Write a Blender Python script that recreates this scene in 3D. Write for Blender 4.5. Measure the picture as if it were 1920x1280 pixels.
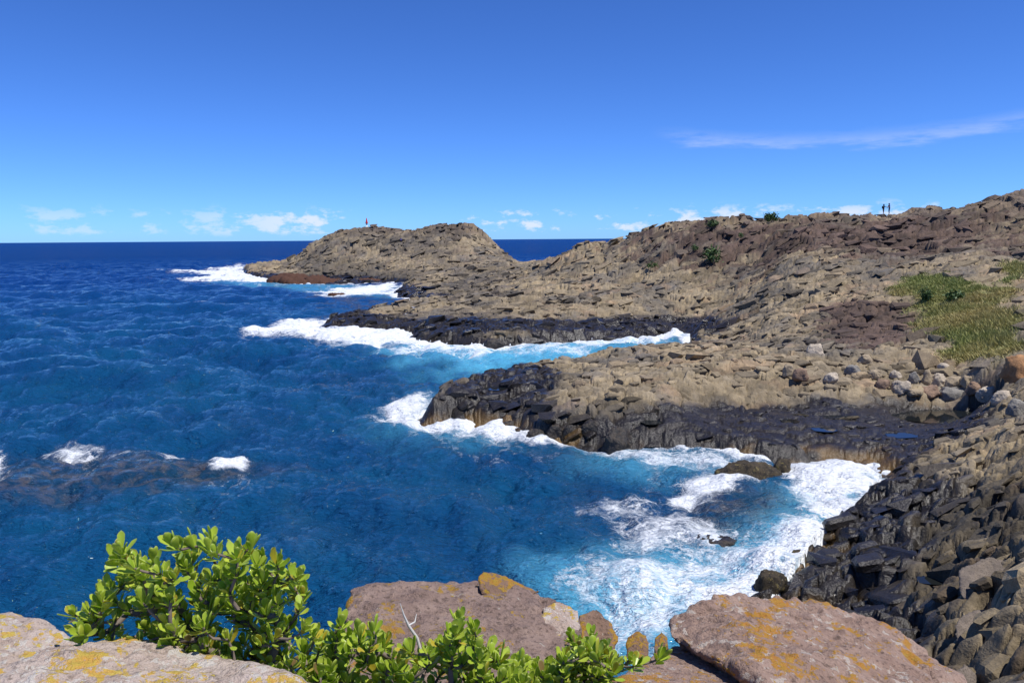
import bpy, bmesh, math, random
import numpy as np
from mathutils import Vector, Matrix
random.seed(5); rng = np.random.default_rng(5)
R = math.radians
scene = bpy.context.scene
for o in list(bpy.data.objects): bpy.data.objects.remove(o)
C = scene.collection

# ------------------------------------------------------------------ camera
CAMZ = 10.0; F = 1493.0; W, Hh = 1920, 1280
PITCH = R(7.31); ROLL = R(-0.4)
fw = np.array([0, math.cos(PITCH), -math.sin(PITCH)])
r0 = np.array([1.0, 0, 0]); u0 = np.array([0, math.sin(PITCH), math.cos(PITCH)])
rt = r0*math.cos(ROLL) + u0*math.sin(ROLL); up = -r0*math.sin(ROLL) + u0*math.cos(ROLL)
cam_d = bpy.data.cameras.new('camera'); cam = bpy.data.objects.new('camera', cam_d); C.objects.link(cam)
cam.matrix_world = Matrix(((rt[0], up[0], -fw[0], 0), (rt[1], up[1], -fw[1], 0), (rt[2], up[2], -fw[2], CAMZ), (0, 0, 0, 1)))
cam_d.sensor_width = 36.0; cam_d.lens = 36.0*F/W; cam_d.clip_start = 0.05; cam_d.clip_end = 120000
scene.camera = cam
scene.render.resolution_x = 1024; scene.render.resolution_y = 682

# ------------------------------------------------------------------ sky and sun
SUN_EL = R(64); SUN_AZ = R(116)          # azimuth from +Y towards +X
world = bpy.data.worlds.new('World'); scene.world = world; world.use_nodes = True
nt = world.node_tree; N = nt.nodes; L = nt.links
bg = N['Background']; bg.inputs['Strength'].default_value = 0.094
sky = N.new('ShaderNodeTexSky'); sky.sky_type = 'NISHITA'; sky.sun_disc = False
sky.sun_elevation = SUN_EL; sky.sun_rotation = SUN_AZ
sky.altitude = 0; sky.air_density = 0.6; sky.dust_density = 0.2; sky.ozone_density = 2.0
hs = N.new('ShaderNodeMixRGB'); hs.blend_type = 'MULTIPLY'; hs.inputs[0].default_value = 1.0; hs.inputs[2].default_value = (.45, .80, 1.42, 1)   # the camera's deep blue
gm = N.new('ShaderNodeGamma'); gm.inputs[1].default_value = 1.1; L.new(sky.outputs[0], gm.inputs[0]); L.new(gm.outputs[0], hs.inputs[1])
SKYCOL = hs.outputs[0]
# clouds: low cumulus bank over the horizon and one cirrus streak, as directions on the sky
geo = N.new('ShaderNodeNewGeometry')
def nm(op, a, b=None, c=None):
    n = N.new('ShaderNodeMath'); n.operation = op
    for i, v in enumerate((a, b, c)):
        if v is None: continue
        if isinstance(v, (int, float)): n.inputs[i].default_value = v
        else: L.new(v, n.inputs[i])
    return n.outputs[0]
def nramp(v, a, b):
    n = N.new('ShaderNodeMapRange'); n.interpolation_type = 'SMOOTHSTEP'
    n.inputs[1].default_value = a; n.inputs[2].default_value = b
    L.new(v, n.inputs[0]); return n.outputs[0]
tc = N.new('ShaderNodeTexCoord'); sep = N.new('ShaderNodeSeparateXYZ'); L.new(tc.outputs['Generated'], sep.inputs[0])
elev = nm('MULTIPLY', nm('ARCSINE', sep.outputs[2]), 57.2958)
azim = nm('MULTIPLY', nm('ARCTAN2', sep.outputs[0], sep.outputs[1]), 57.2958)
def nnoise(x, y, scale, det, rough, seed):
    cb = N.new('ShaderNodeCombineXYZ')
    L.new(x, cb.inputs[0]) ; L.new(y, cb.inputs[1]); cb.inputs[2].default_value = seed
    t = N.new('ShaderNodeTexNoise'); t.inputs['Scale'].default_value = scale
    t.inputs['Detail'].default_value = det; t.inputs['Roughness'].default_value = rough
    L.new(cb.outputs[0], t.inputs['Vector']); return t.outputs[0]
n1 = nnoise(azim, nm('MULTIPLY', elev, 2.2), 0.55, 7, 0.62, 3.1)
n2 = nnoise(azim, nm('MULTIPLY', elev, 0.5), 0.13, 2, 0.5, 4.4)
bandlo = nm('MULTIPLY', nramp(elev, 0.1, 0.7), nramp(elev, 2.7, 1.5))
cum = nramp(nm('ADD', nm('ADD', n1, nm('MULTIPLY', n2, 0.5)), nm('MULTIPLY', bandlo, 0.16)), 0.90, 1.06)
cum = nm('MULTIPLY', nm('MULTIPLY', cum, bandlo), nm('ADD', 0.35, nm('MULTIPLY', nramp(azim, -22, -14), 0.4)))
# cirrus streak: centre line elev(az)
a2 = nm('SUBTRACT', azim, 22.0)
line = nm('ADD', 6.25, nm('MULTIPLY', nm('MULTIPLY', a2, a2), 0.006))
n3 = nnoise(nm('MULTIPLY', azim, 0.35), nm('MULTIPLY', elev, 2.0), 1.0, 5, 0.6, 1.7)
dist = nm('ABSOLUTE', nm('ADD', nm('SUBTRACT', elev, line), nm('MULTIPLY', nm('SUBTRACT', n3, 0.5), 1.3)))
cir = nm('MULTIPLY', nramp(dist, 0.75, 0.0), nramp(azim, 9.5, 13.0))
cir = nm('MULTIPLY', cir, nm('MULTIPLY', nramp(n3, 0.25, 0.75), 0.24))
cl = nm('MINIMUM', nm('ADD', cum, cir), 1.0)
mixc = N.new('ShaderNodeMixRGB'); L.new(cl, mixc.inputs[0]); L.new(SKYCOL, mixc.inputs[1]); mixc.inputs[2].default_value = (8.2, 8.6, 9.6, 1)
L.new(mixc.outputs[0], bg.inputs['Color'])
sd = bpy.data.lights.new('sun', 'SUN'); sd.energy = 4.6; sd.angle = R(0.53); sd.color = (1.0, 0.96, 0.9)
sun = bpy.data.objects.new('sun', sd); C.objects.link(sun)
sdir = Vector((math.sin(SUN_AZ)*math.cos(SUN_EL), math.cos(SUN_AZ)*math.cos(SUN_EL), math.sin(SUN_EL)))
sun.rotation_euler = sdir.to_track_quat('Z', 'Y').to_euler(); sun.location = (30, 10, 60)
scene.view_settings.view_transform = 'Standard'; scene.view_settings.look = 'None'
scene.view_settings.exposure = 0.15; scene.view_settings.gamma = 1.0

# ------------------------------------------------------------------ pixel helpers
def ray(u, v):
    d = fw + rt*((u-W/2)/F) - up*((v-Hh/2)/F); return d
def at_y(u, v, Y):
    d = ray(u, v); t = Y/d[1]; return np.array([d[0]*t, Y, CAMZ + d[2]*t])
def at_z(u, v, z):
    d = ray(u, v); t = (z-CAMZ)/d[2]; return np.array([d[0]*t, d[1]*t, z])

# ------------------------------------------------------------------ numpy noise
TAB = np.random.default_rng(11).random((256, 256, 5)).astype(np.float32)
def vnoise(x, y, ch=0):
    xi = np.floor(x).astype(np.int64); yi = np.floor(y).astype(np.int64)
    fx = x-xi; fy = y-yi; fx = fx*fx*(3-2*fx); fy = fy*fy*(3-2*fy)
    a = TAB[xi & 255, yi & 255, ch]; b = TAB[(xi+1) & 255, yi & 255, ch]
    c = TAB[xi & 255, (yi+1) & 255, ch]; d = TAB[(xi+1) & 255, (yi+1) & 255, ch]
    return (a*(1-fx)+b*fx)*(1-fy) + (c*(1-fx)+d*fx)*fy
def fbm(x, y, oct=4, ch=0, gain=0.5):
    s = np.zeros_like(x); a = 1.0; t = 0
    for k in range(oct):
        s += a*(vnoise(x*2**k + 17.3*k, y*2**k - 9.1*k, (ch+k) % 5)*2-1); t += a; a *= gain
    return s/t
def sstep(a, b, x):
    t = np.clip((x-a)/(b-a), 0, 1); return t*t*(3-2*t)
def vor(x, y):
    xi = np.floor(x).astype(np.int64); yi = np.floor(y).astype(np.int64)
    f1 = np.full(x.shape, 9.0); f2 = np.full(x.shape, 9.0)
    cx = np.zeros_like(x); cy = np.zeros_like(x); ia = np.zeros(x.shape, np.int64); ib = np.zeros(x.shape, np.int64)
    for i in (-1, 0, 1):
        for j in (-1, 0, 1):
            px = xi+i; py = yi+j
            jx = px + TAB[px & 255, py & 255, 0]; jy = py + TAB[px & 255, py & 255, 1]
            d = np.hypot(jx-x, jy-y)
            new = d < f1
            f2 = np.where(new, f1, np.minimum(f2, d))
            cx = np.where(new, jx, cx); cy = np.where(new, jy, cy)
            ia = np.where(new, px, ia); ib = np.where(new, py, ib)
            f1 = np.where(new, d, f1)
    return f1, f2, x-cx, y-cy, ia & 255, ib & 255
def blocks(x, y, size, ang, stretch, seed, tilt=0.5, crack=0.5, cw=0.10):
    """fractured rock: cells with their own level and tilt, open joints between. result in units of ~1 for one block level"""
    wx = x + size*0.5*fbm(x/size*0.7+seed, y/size*0.7, 2, 1); wy = y + size*0.5*fbm(x/size*0.7-seed, y/size*0.7+5, 2, 2)
    c, s = math.cos(ang), math.sin(ang)
    X = (wx*c + wy*s)/(size*stretch) + seed*13.7; Y = (-wx*s + wy*c)/size + seed*5.1
    f1, f2, dx, dy, a, b = vor(X, Y)
    lv = TAB[a, b, 2]*2-1; tx = TAB[a, b, 3]*2-1; ty = TAB[a, b, 4]*2-1
    e = f2-f1
    return lv*0.5 + tilt*(tx*dx + ty*dy) - crack*np.exp(-(e/cw)**1.3) - 0.13*(1-sstep(0, 0.2, e)), lv

# ------------------------------------------------------------------ land outline (shore at sea level) and heights
def S(*uv): return [tuple(at_z(u, v, 0)[:2]) for u, v in uv]
def B(*uY): return [tuple(at_y(u, 450, Y)[:2]) for u, Y in uY]
land = []
land += S((452, 509), (475, 519), (520, 527), (560, 532), (620, 534), (680, 532), (735, 529), (765, 532), (742, 545), (741, 557), (765, 561))
land += B((790, 126), (760, 118), (700, 112), (640, 106), (606, 100))
land += S((602, 612), (640, 617), (700, 619), (765, 626), (780, 640), (830, 644), (900, 649), (930, 653), (1000, 646), (1080, 641), (1150, 637), (1220, 633), (1286, 624))
land += B((1290, 72), (1200, 67), (1130, 63.5), (1060, 60.5), (1000, 57), (930, 53.5), (880, 51.5), (830, 48.5), (792, 45.5))
land += S((784, 788), (815, 793), (850, 786), (890, 791), (940, 797), (985, 806), (1010, 820), (1080, 823), (1130, 829), (1180, 833), (1250, 839), (1330, 843), (1400, 852), (1450, 856), (1500, 861),
          (1570, 864), (1640, 867), (1668, 884), (1660, 906), (1612, 942), (1560, 980), (1500, 1026), (1480, 1060), (1434, 1106), (1405, 1128), (1330, 1165))
land += [(3.0, 14.2), (1.6, 11.4), (0, 9.6), (-4, 8.2), (-10, 8.5), (-30, 6), (-60, 2), (-60, -40), (200, -40), (200, 175)]
land += B((1400, 168), (1200, 166), (1100, 172), (1020, 188), (965, 222), (930, 268), (850, 300), (700, 310), (560, 302), (470, 285))
land = np.array(land)
def poly_sd(P, x, y):
    """signed distance, positive inside"""
    x = np.asarray(x, float); y = np.asarray(y, float)
    d = np.full(x.shape, 1e9); ins = np.zeros(x.shape, bool); n = len(P)
    for i in range(n):
        ax, ay = P[i]; bx, by = P[(i+1) % n]
        ex, ey = bx-ax, by-ay; L2 = ex*ex+ey*ey+1e-12
        t = np.clip(((x-ax)*ex+(y-ay)*ey)/L2, 0, 1)
        d = np.minimum(d, np.hypot(x-ax-t*ex, y-ay-t*ey))
        if ay != by:
            c = ((ay > y) != (by > y)) & (x < (bx-ax)*(y-ay)/(by-ay)+ax); ins ^= c
    return np.where(ins, d, -d)

ctl = []
def Y(*a):
    for u, v, d in a: ctl.append(at_y(u, v, d))
# far headland knob
Y((455, 497, 262), (500, 492, 258), (540, 488, 254), (480, 512, 232), (520, 516, 215), (600, 520, 206), (680, 520, 204), (560, 505, 222), (640, 503, 216), (740, 505, 208), (820, 508, 190),
  (558, 493, 243), (566, 488, 244), (574, 466, 247), (592, 452, 250), (620, 438, 252), (650, 428, 250), (700, 425, 248), (740, 428, 246), (770, 434, 244), (800, 425, 244), (840, 421, 244), (885, 425, 242), (912, 440, 238), (920, 458, 232),
  (600, 480, 232), (650, 478, 228), (700, 484, 222), (660, 450, 238), (700, 446, 236), (760, 455, 228), (800, 460, 224), (850, 450, 226), (880, 470, 215), (800, 490, 205), (860, 490, 205),
  (948, 484, 212), (975, 493, 200), (930, 494, 190))
for u, Yd, z in ((600, 275, 4), (700, 280, 6), (850, 275, 6), (930, 245, 4), (520, 275, 2.5)): ctl.append(np.array([(u-960)/F*Yd, Yd, z]))
# saddle and second point
Y((760, 545, 150), (800, 535, 158), (850, 530, 160), (760, 530, 172), (840, 515, 176), (900, 515, 170), (900, 500, 182), (960, 505, 170), (1000, 495, 172), (1020, 492, 165),
  (612, 596, 97), (640, 589, 100), (700, 579, 105), (770, 569, 110), (800, 562, 116), (830, 556, 126),
  (620, 600, 94), (700, 600, 93), (780, 605, 89), (860, 608, 83), (940, 606, 81), (1020, 604, 83), (1100, 602, 85), (1180, 602, 87), (1260, 604, 90), (1310, 606, 91),
  (780, 585, 98), (860, 585, 93), (940, 580, 93), (1020, 575, 95), (1100, 570, 96), (1200, 575, 95), (1300, 580, 95), (880, 560, 110), (960, 550, 112), (1040, 540, 112), (920, 535, 135), (1000, 520, 138),
  (1030, 490, 150), (1048, 475, 146), (1085, 466, 140), (1120, 467, 138), (1150, 452, 136), (1190, 445, 132), (1230, 428, 128), (1260, 417, 126), (1300, 410, 124), (1350, 412, 122), (1380, 418, 120), (1400, 415, 119), (1450, 416, 118),
  (1060, 510, 126), (1120, 500, 124), (1180, 480, 124), (1240, 470, 119), (1300, 450, 116), (1350, 450, 114), (1420, 450, 111), (1420, 478, 107), (1300, 490, 110), (1200, 515, 113), (1120, 535, 110), (1200, 545, 104), (1300, 535, 103), (1400, 520, 99), (1400, 560, 88), (1350, 590, 84))
# ridge with the walkers, slope below it
Y((1500, 410, 116), (1560, 411, 115), (1600, 409, 114), (1650, 411, 113), (1700, 405, 112), (1715, 395, 112), (1800, 394, 110), (1812, 385, 110), (1860, 383, 108), (1890, 371, 106), (1960, 366, 104), (2100, 360, 100),
  (1500, 440, 104), (1600, 440, 102), (1700, 440, 98), (1800, 430, 95), (1900, 430, 90), (1500, 480, 91), (1600, 480, 88), (1700, 490, 82), (1800, 480, 79), (1900, 480, 74),
  (1450, 545, 80), (1530, 540, 75), (1620, 530, 75), (1450, 600, 68), (1540, 600, 63), (1600, 570, 66), (1680, 560, 66), (1740, 540, 67), (1800, 530, 66), (1870, 540, 62),
  (1700, 610, 59.5), (1640, 640, 54.5), (1760, 600, 57), (1820, 600, 54.5), (1880, 590, 54), (1780, 660, 49.5), (1840, 660, 47.5), (1900, 640, 47), (1900, 690, 41), (1830, 700, 43.5), (1740, 690, 46.5),
  (1390, 626, 71), (1345, 645, 67), (1440, 640, 60), (1540, 650, 54), (2050, 640, 42), (2050, 500, 65), (2050, 430, 82), (2200, 700, 34))
for x, y, z in ((60, 150, 9), (90, 140, 12), (30, 150, 8), (150, 120, 14), (150, 60, 14), (100, 30, 13), (60, 10, 12), (150, 0, 12), (30, -20, 10), (0, -20, 9), (-40, -20, 9)): ctl.append(np.array([x, y, z], float))
# middle point
for u, v, z in ((800, 768, .7), (830, 740, 1.3), (880, 712, 1.4), (930, 708, 1.4), (1000, 692, 1.5), (1060, 679, 1.55), (1130, 671, 1.6), (1200, 661, 1.6), (1285, 648, 1.6), (830, 770, .6), (900, 760, .9), (980, 770, .8),
                (930, 733, 1.0), (1000, 740, 1.4), (1080, 720, 1.9), (1160, 702, 2.0), (1240, 684, 2.1), (1080, 770, 1.1), (1160, 760, 1.4), (1240, 740, 1.8), (1320, 720, 2.1), (1400, 700, 2.3), (1320, 680, 2.5), (1400, 670, 2.8), (1480, 690, 2.5),
                (1080, 800, .6), (1160, 800, .7), (1240, 800, .75), (1320, 790, .85), (1400, 790, .85), (1480, 800, .8), (1560, 800, .8), (1640, 810, .7), (1720, 820, .65), (1400, 830, .5), (1500, 840, .4), (1600, 845, .4), (1700, 855, .5),
                (1320, 752, 1.2), (1400, 748, 1.3), (1500, 745, 1.3), (1600, 748, 1.2), (1680, 752, 1.0), (1560, 720, 1.9), (1640, 720, 1.8), (1720, 725, 1.6), (1560, 690, 2.4), (1640, 690, 2.3), (1760, 770, .55), (1820, 775, .6), (1780, 740, 1.1), (1850, 740, 1.8), (1850, 790, 1.5),
                # near shelf on the right
                (1700, 880, .6), (1690, 920, .7), (1640, 960, .65), (1590, 1000, .6), (1540, 1050, .6), (1500, 1100, .6), (1460, 1130, .5), (1780, 850, 1.2), (1760, 910, 1.1), (1720, 970, 1.1), (1680, 1030, 1.1), (1630, 1090, 1.1), (1580, 1150, 1.0), (1850, 840, 2.0), (1900, 800, 2.6), (1850, 920, 2.0), (1820, 1000, 1.9), (1770, 1060, 1.6), (1740, 1130, 1.5), (1700, 1200, 1.4),
                (1910, 900, 2.7), (1900, 1000, 2.7), (1870, 1080, 2.6), (1840, 1160, 2.5), (1830, 1250, 2.3), (1920, 1150, 3.1), (1920, 1260, 3.0), (2050, 800, 4), (2050, 1000, 4.2), (2050, 1200, 4.5), (1650, 1260, 1.4), (1550, 1230, 1.2)):
    ctl.append(at_z(u, v, z))
# the cliff below the viewpoint
for x, y, z in ((0, 0, 8.35), (-4, 0, 8.35), (4, 0, 8.35), (0, 3, 8.2), (-2.5, 3, 8.0), (2.5, 3.2, 8.0), (0, 4.2, 7.6), (-3, 3.8, 7.4), (3, 4.6, 7.2), (0, 6, 4.6), (-4, 5.2, 4.6), (3, 6.6, 4.2), (5, 6.5, 4.2), (-10, 4, 6), (-10, 6, 3), (0, 8, 1.8), (-4, 7, 1.5), (3, 10, 1.2), (5, 9.5, 2), (7, 9, 3), (9, 6, 6), (7, 4, 7.5), (12, 2, 8.5), (14, 8, 6), (0, -8, 8.6)):
    ctl.append(np.array([x, y, z], float))
ctl = np.array(ctl)
# radial basis surface through the control points, after a warp that evens out near and far spacing
def wp(x, y):
    r = np.hypot(x, y)+6.0; a = np.arctan2(x, y+6.0)
    return np.log(r)*10, a*14
cxw, cyw = wp(ctl[:, 0], ctl[:, 1]); nC = len(ctl)
D = np.sqrt((cxw[:, None]-cxw[None])**2 + (cyw[:, None]-cyw[None])**2 + 0.02)
A = np.zeros((nC+1, nC+1)); A[:nC, :nC] = D + np.eye(nC)*-0.02; A[:nC, nC] = 1; A[nC, :nC] = 1
wts = np.linalg.solve(A, np.append(ctl[:, 2], 0))
def rbf(x, y):
    sh = x.shape; X, Yv = wp(x.ravel(), y.ravel()); out = np.empty(X.shape)
    for i in range(0, len(X), 40000):
        s = slice(i, i+40000)
        d = np.sqrt((X[s, None]-cxw[None])**2 + (Yv[s, None]-cyw[None])**2 + 0.02)
        out[s] = d @ wts[:nC] + wts[nC]
    return out.reshape(sh)
pools = [  # u, v, level, half width, half depth
    (930, 731, 1.02, 0.62, 0.55), (1222, 795, 0.74, .5, .45), (1572, 775, 1.0, 1.0, .4), (1545, 803, .8, .55, .4), (1480, 790, .85, .4, .4), (1500, 775, .95, .45, .3), (1775, 778, .62, 2.4, 1.5), (1690, 815, .66, .7, .5),
    (1655, 975, .72, .25, .3), (1745, 1065, 1.4, .3, .25), (1600, 1175, .98, .6, .4)]
pools = [(at_z(u, v, z)[0], at_z(u, v, z)[1], z, a, b) for u, v, z, a, b in pools]
def base_height(x, y):
    s = poly_sd(land, x, y)
    h = np.maximum(rbf(x, y), 0.35)
    dist = np.hypot(x, y)
    wdt = np.clip(dist*0.02, 0.35, 1.7)
    prof = sstep(-0.15, 1.0, s/wdt)
    h = np.where(s > -0.15*wdt, h*prof - 0.12*(1-prof), -0.12 + (s+0.15*wdt)*0.7)
    return np.maximum(h, -3.0), s
# coarse base on a polar grid, looked up bilinearly afterwards
RA0, RA1, RN = math.log(0.8), math.log(330), 520
AA0, AA1, AN = R(-62), R(62), 640
lr = np.linspace(RA0, RA1, RN); la = np.linspace(AA0, AA1, AN)
GR, GA = np.meshgrid(np.exp(lr), la, indexing='ij')
GH, GS = base_height(GR*np.sin(GA), GR*np.cos(GA))
def bil(G, x, y):
    r = np.log(np.maximum(np.hypot(x, y), 0.81)); a = np.arctan2(x, y)
    i = np.clip((r-RA0)/(RA1-RA0)*(RN-1), 0, RN-1.001); j = np.clip((a-AA0)/(AA1-AA0)*(AN-1), 0, AN-1.001)
    ii = i.astype(int); jj = j.astype(int); fi = i-ii; fj = j-jj
    return (G[ii, jj]*(1-fi)+G[ii+1, jj]*fi)*(1-fj) + (G[ii, jj+1]*(1-fi)+G[ii+1, jj+1]*fi)*fj
def p2g(u, v, near=6.0):
    """pixel -> ground point on the base surface"""
    d = ray(u, v); t = np.geomspace(near, 320, 5000)
    x = d[0]*t; y = d[1]*t; z = CAMZ+d[2]*t
    h = np.maximum(bil(GH, x, y), 0)
    k = np.argmax(z < h)
    return np.array([x[k], y[k], h[k]])
def G(*uv): return np.array([p2g(u, v)[:2] for u, v in uv])

# colour zones on the ground
ridge_brown = G((1170, 450), (1230, 432), (1300, 415), (1400, 418), (1550, 415), (1700, 410), (1900, 390), (1915, 470), (1800, 470), (1690, 480), (1560, 470), (1470, 485), (1380, 495), (1300, 480), (1220, 470))
purple_patch = G((1545, 580), (1600, 562), (1680, 565), (1735, 590), (1740, 605), (1690, 640), (1620, 648), (1560, 640), (1540, 610))
knob_dark = G((620, 445), (700, 430), (770, 440), (840, 425), (900, 430), (940, 470), (960, 488), (900, 500), (840, 500), (790, 480))
wet_shelf = G((1090, 790), (1200, 768), (1320, 752), (1420, 756), (1520, 740), (1600, 752), (1690, 750), (1840, 752), (1850, 800), (1740, 835), (1690, 880), (1660, 870), (1500, 862), (1300, 845), (1100, 826))
wet_tip = G((790, 785), (830, 735), (880, 706), (1000, 684), (1060, 690), (1060, 715), (1040, 740), (1070, 770), (1090, 800), (1090, 824), (960, 797))
wet_near = G((1640, 872), (1700, 880), (1770, 890), (1790, 960), (1740, 1010), (1720, 1060), (1720, 1110), (1770, 1170), (1790, 1230), (1700, 1260), (1400, 1200), (1420, 1120), (1500, 1020), (1610, 940))
wet_second = G((604, 611), (606, 597), (680, 590), (800, 598), (900, 596), (1000, 600), (1100, 598), (1200, 590), (1290, 590), (1390, 600), (1340, 615), (1290, 640), (1000, 646), (800, 642))
grass_zone = G((1735, 590), (1720, 560), (1690, 545), (1650, 548), (1700, 520), (1770, 512), (1800, 535), (1860, 545), (1915, 490), (1915, 520), (1880, 570), (1910, 600), (1915, 650), (1880, 668), (1830, 672), (1790, 672), (1775, 650), (1750, 625), (1725, 618))

ZN = 300
zr = np.linspace(RA0, RA1, RN)[::2]; za = la[::2]; ZR, ZA = np.meshgrid(np.exp(zr), za, indexing='ij'); ZX = ZR*np.sin(ZA); ZY = ZR*np.cos(ZA)
ZSD = {}
def zone_sd(P, x, y):
    if id(P) not in ZSD: ZSD[id(P)] = poly_sd(P, ZX, ZY)
    g = ZSD[id(P)]; n0, n1 = g.shape
    r = np.log(np.maximum(np.hypot(x, y), 0.81)); a = np.arctan2(x, y)
    i = np.clip((r-RA0)/(zr[-1]-RA0)*(n0-1), 0, n0-1.001); j = np.clip((a-AA0)/(za[-1]-AA0)*(n1-1), 0, n1-1.001)
    ii = i.astype(int); jj = j.astype(int); fi = i-ii; fj = j-jj
    return (g[ii, jj]*(1-fi)+g[ii+1, jj]*fi)*(1-fj) + (g[ii, jj+1]*(1-fi)+g[ii+1, jj+1]*fi)*fj
head_shelf = G((452, 498), (560, 492), (700, 502), (790, 505), (790, 525), (640, 530), (520, 524))
def surface(x, y, carve=True):
    """final height, colour (rgb), wetness"""
    H0 = bil(GH, x, y); s = bil(GS, x, y)
    dist = np.hypot(x, y)
    dist0 = np.hypot(x, y); fz = sstep(70, 110, dist0)
    big, lvb = blocks(x, y, 4.2, 0.18, 2.0, 1, 0.9, 0.3, 0.05)
    med, lvm = blocks(x, y, 1.15, -0.15, 1.6, 2, 0.9, 0.8, 0.08)
    med2, lvm2 = blocks(x, y, 2.1, 0.1, 1.9, 5, 1.1, 0.8, 0.08)
    med = med*(1-fz) + 1.5*med2*fz; lvm = lvm*(1-fz) + lvm2*fz
    sml, lvs = blocks(x, y, 0.5, 0.4, 1.4, 3, 0.9, 0.9, 0.12)
    fb = fbm(x*0.9, y*0.9, 5, 3)
    far = sstep(60, 130, dist)
    wz = np.zeros_like(x)
    for P, k in ((wet_shelf, 1.0), (wet_near, 1.0), (wet_tip, 1.0), (wet_second, 1.0)):
        wd = 1.2 if P is not wet_second else 1.6
        wz = np.maximum(wz, sstep(-wd*.5, wd*.5, zone_sd(P, x, y) + wd*0.9*fbm(x*.6, y*.6, 4, 1)))
    flat = np.maximum(sstep(-1, 1.5, zone_sd(wet_shelf, x, y)), 0)
    gz = sstep(-1.0, 1.0, zone_sd(grass_zone, x, y) + 1.6*fbm(x*.35, y*.35, 3, 2))
    amp = (0.85 + 0.5*far)*(1-0.6*flat)*(1-0.85*gz)
    inl = sstep(-0.6, 0.8, s/np.clip(dist*0.012, .3, 1.6))
    steep = sstep(3, 9, H0)
    rel = amp*(1+0.7*sstep(45, 25, dist))*(0.3 + 0.7*inl)*(big*(0.30 + 0.35*steep*far) + med*0.31*(1-0.2*far) + sml*0.12*(1-.3*far) + fb*0.2)
    h = H0 + rel
    # ledges: beds that dip gently to the left
    dip = 0.16*x - 0.03*y + 1.6*fbm(x*.06, y*.06, 4, 1); stp = 0.5 + 0.7*far
    t = (h + dip)/stp; k = np.floor(t); fr_ = t-k
    h = h + (0.12+0.3*sstep(-.2, .4, fbm(x*.08+5, y*.08, 2, 3))*far)*(1-gz)*(1-flat)*inl*((k + sstep(0.35, 0.95, fr_))*stp - dip - h)
    h = np.where(H0 < -0.5, H0 + 0.3*fb, h)
    near = dist < 8
    h = np.where(near, H0 + 0.15*med + 0.05*fb, h)
    if carve:
        for px, py, pz, a, b in pools:
            q = np.hypot((x-px)/(a*1.2), (y-py)/(b*1.2)) + 0.25*fbm(x*1.5, y*1.5, 2, 1)
            h = np.where(q < 1, np.minimum(h, pz - 0.12*(1-q) - 0.01), h)
    # colours
    n1 = fbm(x*.23, y*.23, 4, 0); n2 = fbm(x*1.1+7, y*1.1, 4, 2); n3 = fbm(x*.5+3, y*.9-4, 4, 4)
    tan = np.array([.245, .192, .118]); grey = np.array([.105, .094, .08]); brown = np.array([.082, .052, .04]); warm = np.array([.31, .20, .12])
    def lerp(a, b, t): return a*(1-t[:, None]) + b*t[:, None]
    col = np.repeat(tan[None], len(x), 0)
    col = lerp(col, grey, 0.62*sstep(-.12, 0.3, n1) + 0.33*sstep(0.0, 0.35, n2))
    col = lerp(col, warm, 0.4*sstep(0.15, 0.5, n3))
    br = np.maximum(sstep(-5, 5, zone_sd(ridge_brown, x, y) + 9*n3 + 4*n2), sstep(-1.2, 1.2, zone_sd(purple_patch, x, y) + 2.2*n2))
    br = np.maximum(br, 0.55*sstep(10.2, 13, h + 2.5*n3)*(dist > 60))
    col = lerp(col, brown, 0.92*br)
    col = lerp(col, np.array([.078, .068, .058]), 0.85*sstep(-6, 8, zone_sd(knob_dark, x, y) + 10*n3))
    col *= (1 + 0.26*lvm + 0.16*lvs + 0.4*n2)[:, None]
    col = lerp(col, np.array([.075, .066, .055]), 0.75*sstep(-4, 4, zone_sd(head_shelf, x, y) + 5*n3))
    col *= (1-.6*sstep(40, 29, dist)*sstep(-.45, .25, n1+n3))[:, None]
    wl = np.maximum(wz, sstep(0.75, 0.35, h + 0.35*n2 - 0.004*np.minimum(dist, 120)))
    col = lerp(col, np.array([.022, .019, .017])*(1+0.5*n2)[:, None], wl*0.97)
    weed = sstep(0.42, 0.12, h + 0.25*n2)*sstep(0.0, 0.25, n3+0.1)*(dist < 60)
    col = lerp(col, np.array([.16, .095, .03]), 0.75*weed)
    col = lerp(col, lerp(np.repeat(np.array([[.19, .19, .055]]), len(x), 0), np.array([.32, .25, .11]), sstep(-.2, .4, n2)), 0.9*gz)
    return h, np.clip(col, 0.004, 1), wl, gz

for i, (px, py, pz, a, b) in enumerate(pools):
    gx, gy = np.meshgrid(np.linspace(-1, 1, 15), np.linspace(-1, 1, 15)); k = np.hypot(gx, gy) < 1
    pools[i] = (px, py, float(np.percentile(surface(px+a*gx[k], py+b*gy[k], False)[0], 36)), a, b)
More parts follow.
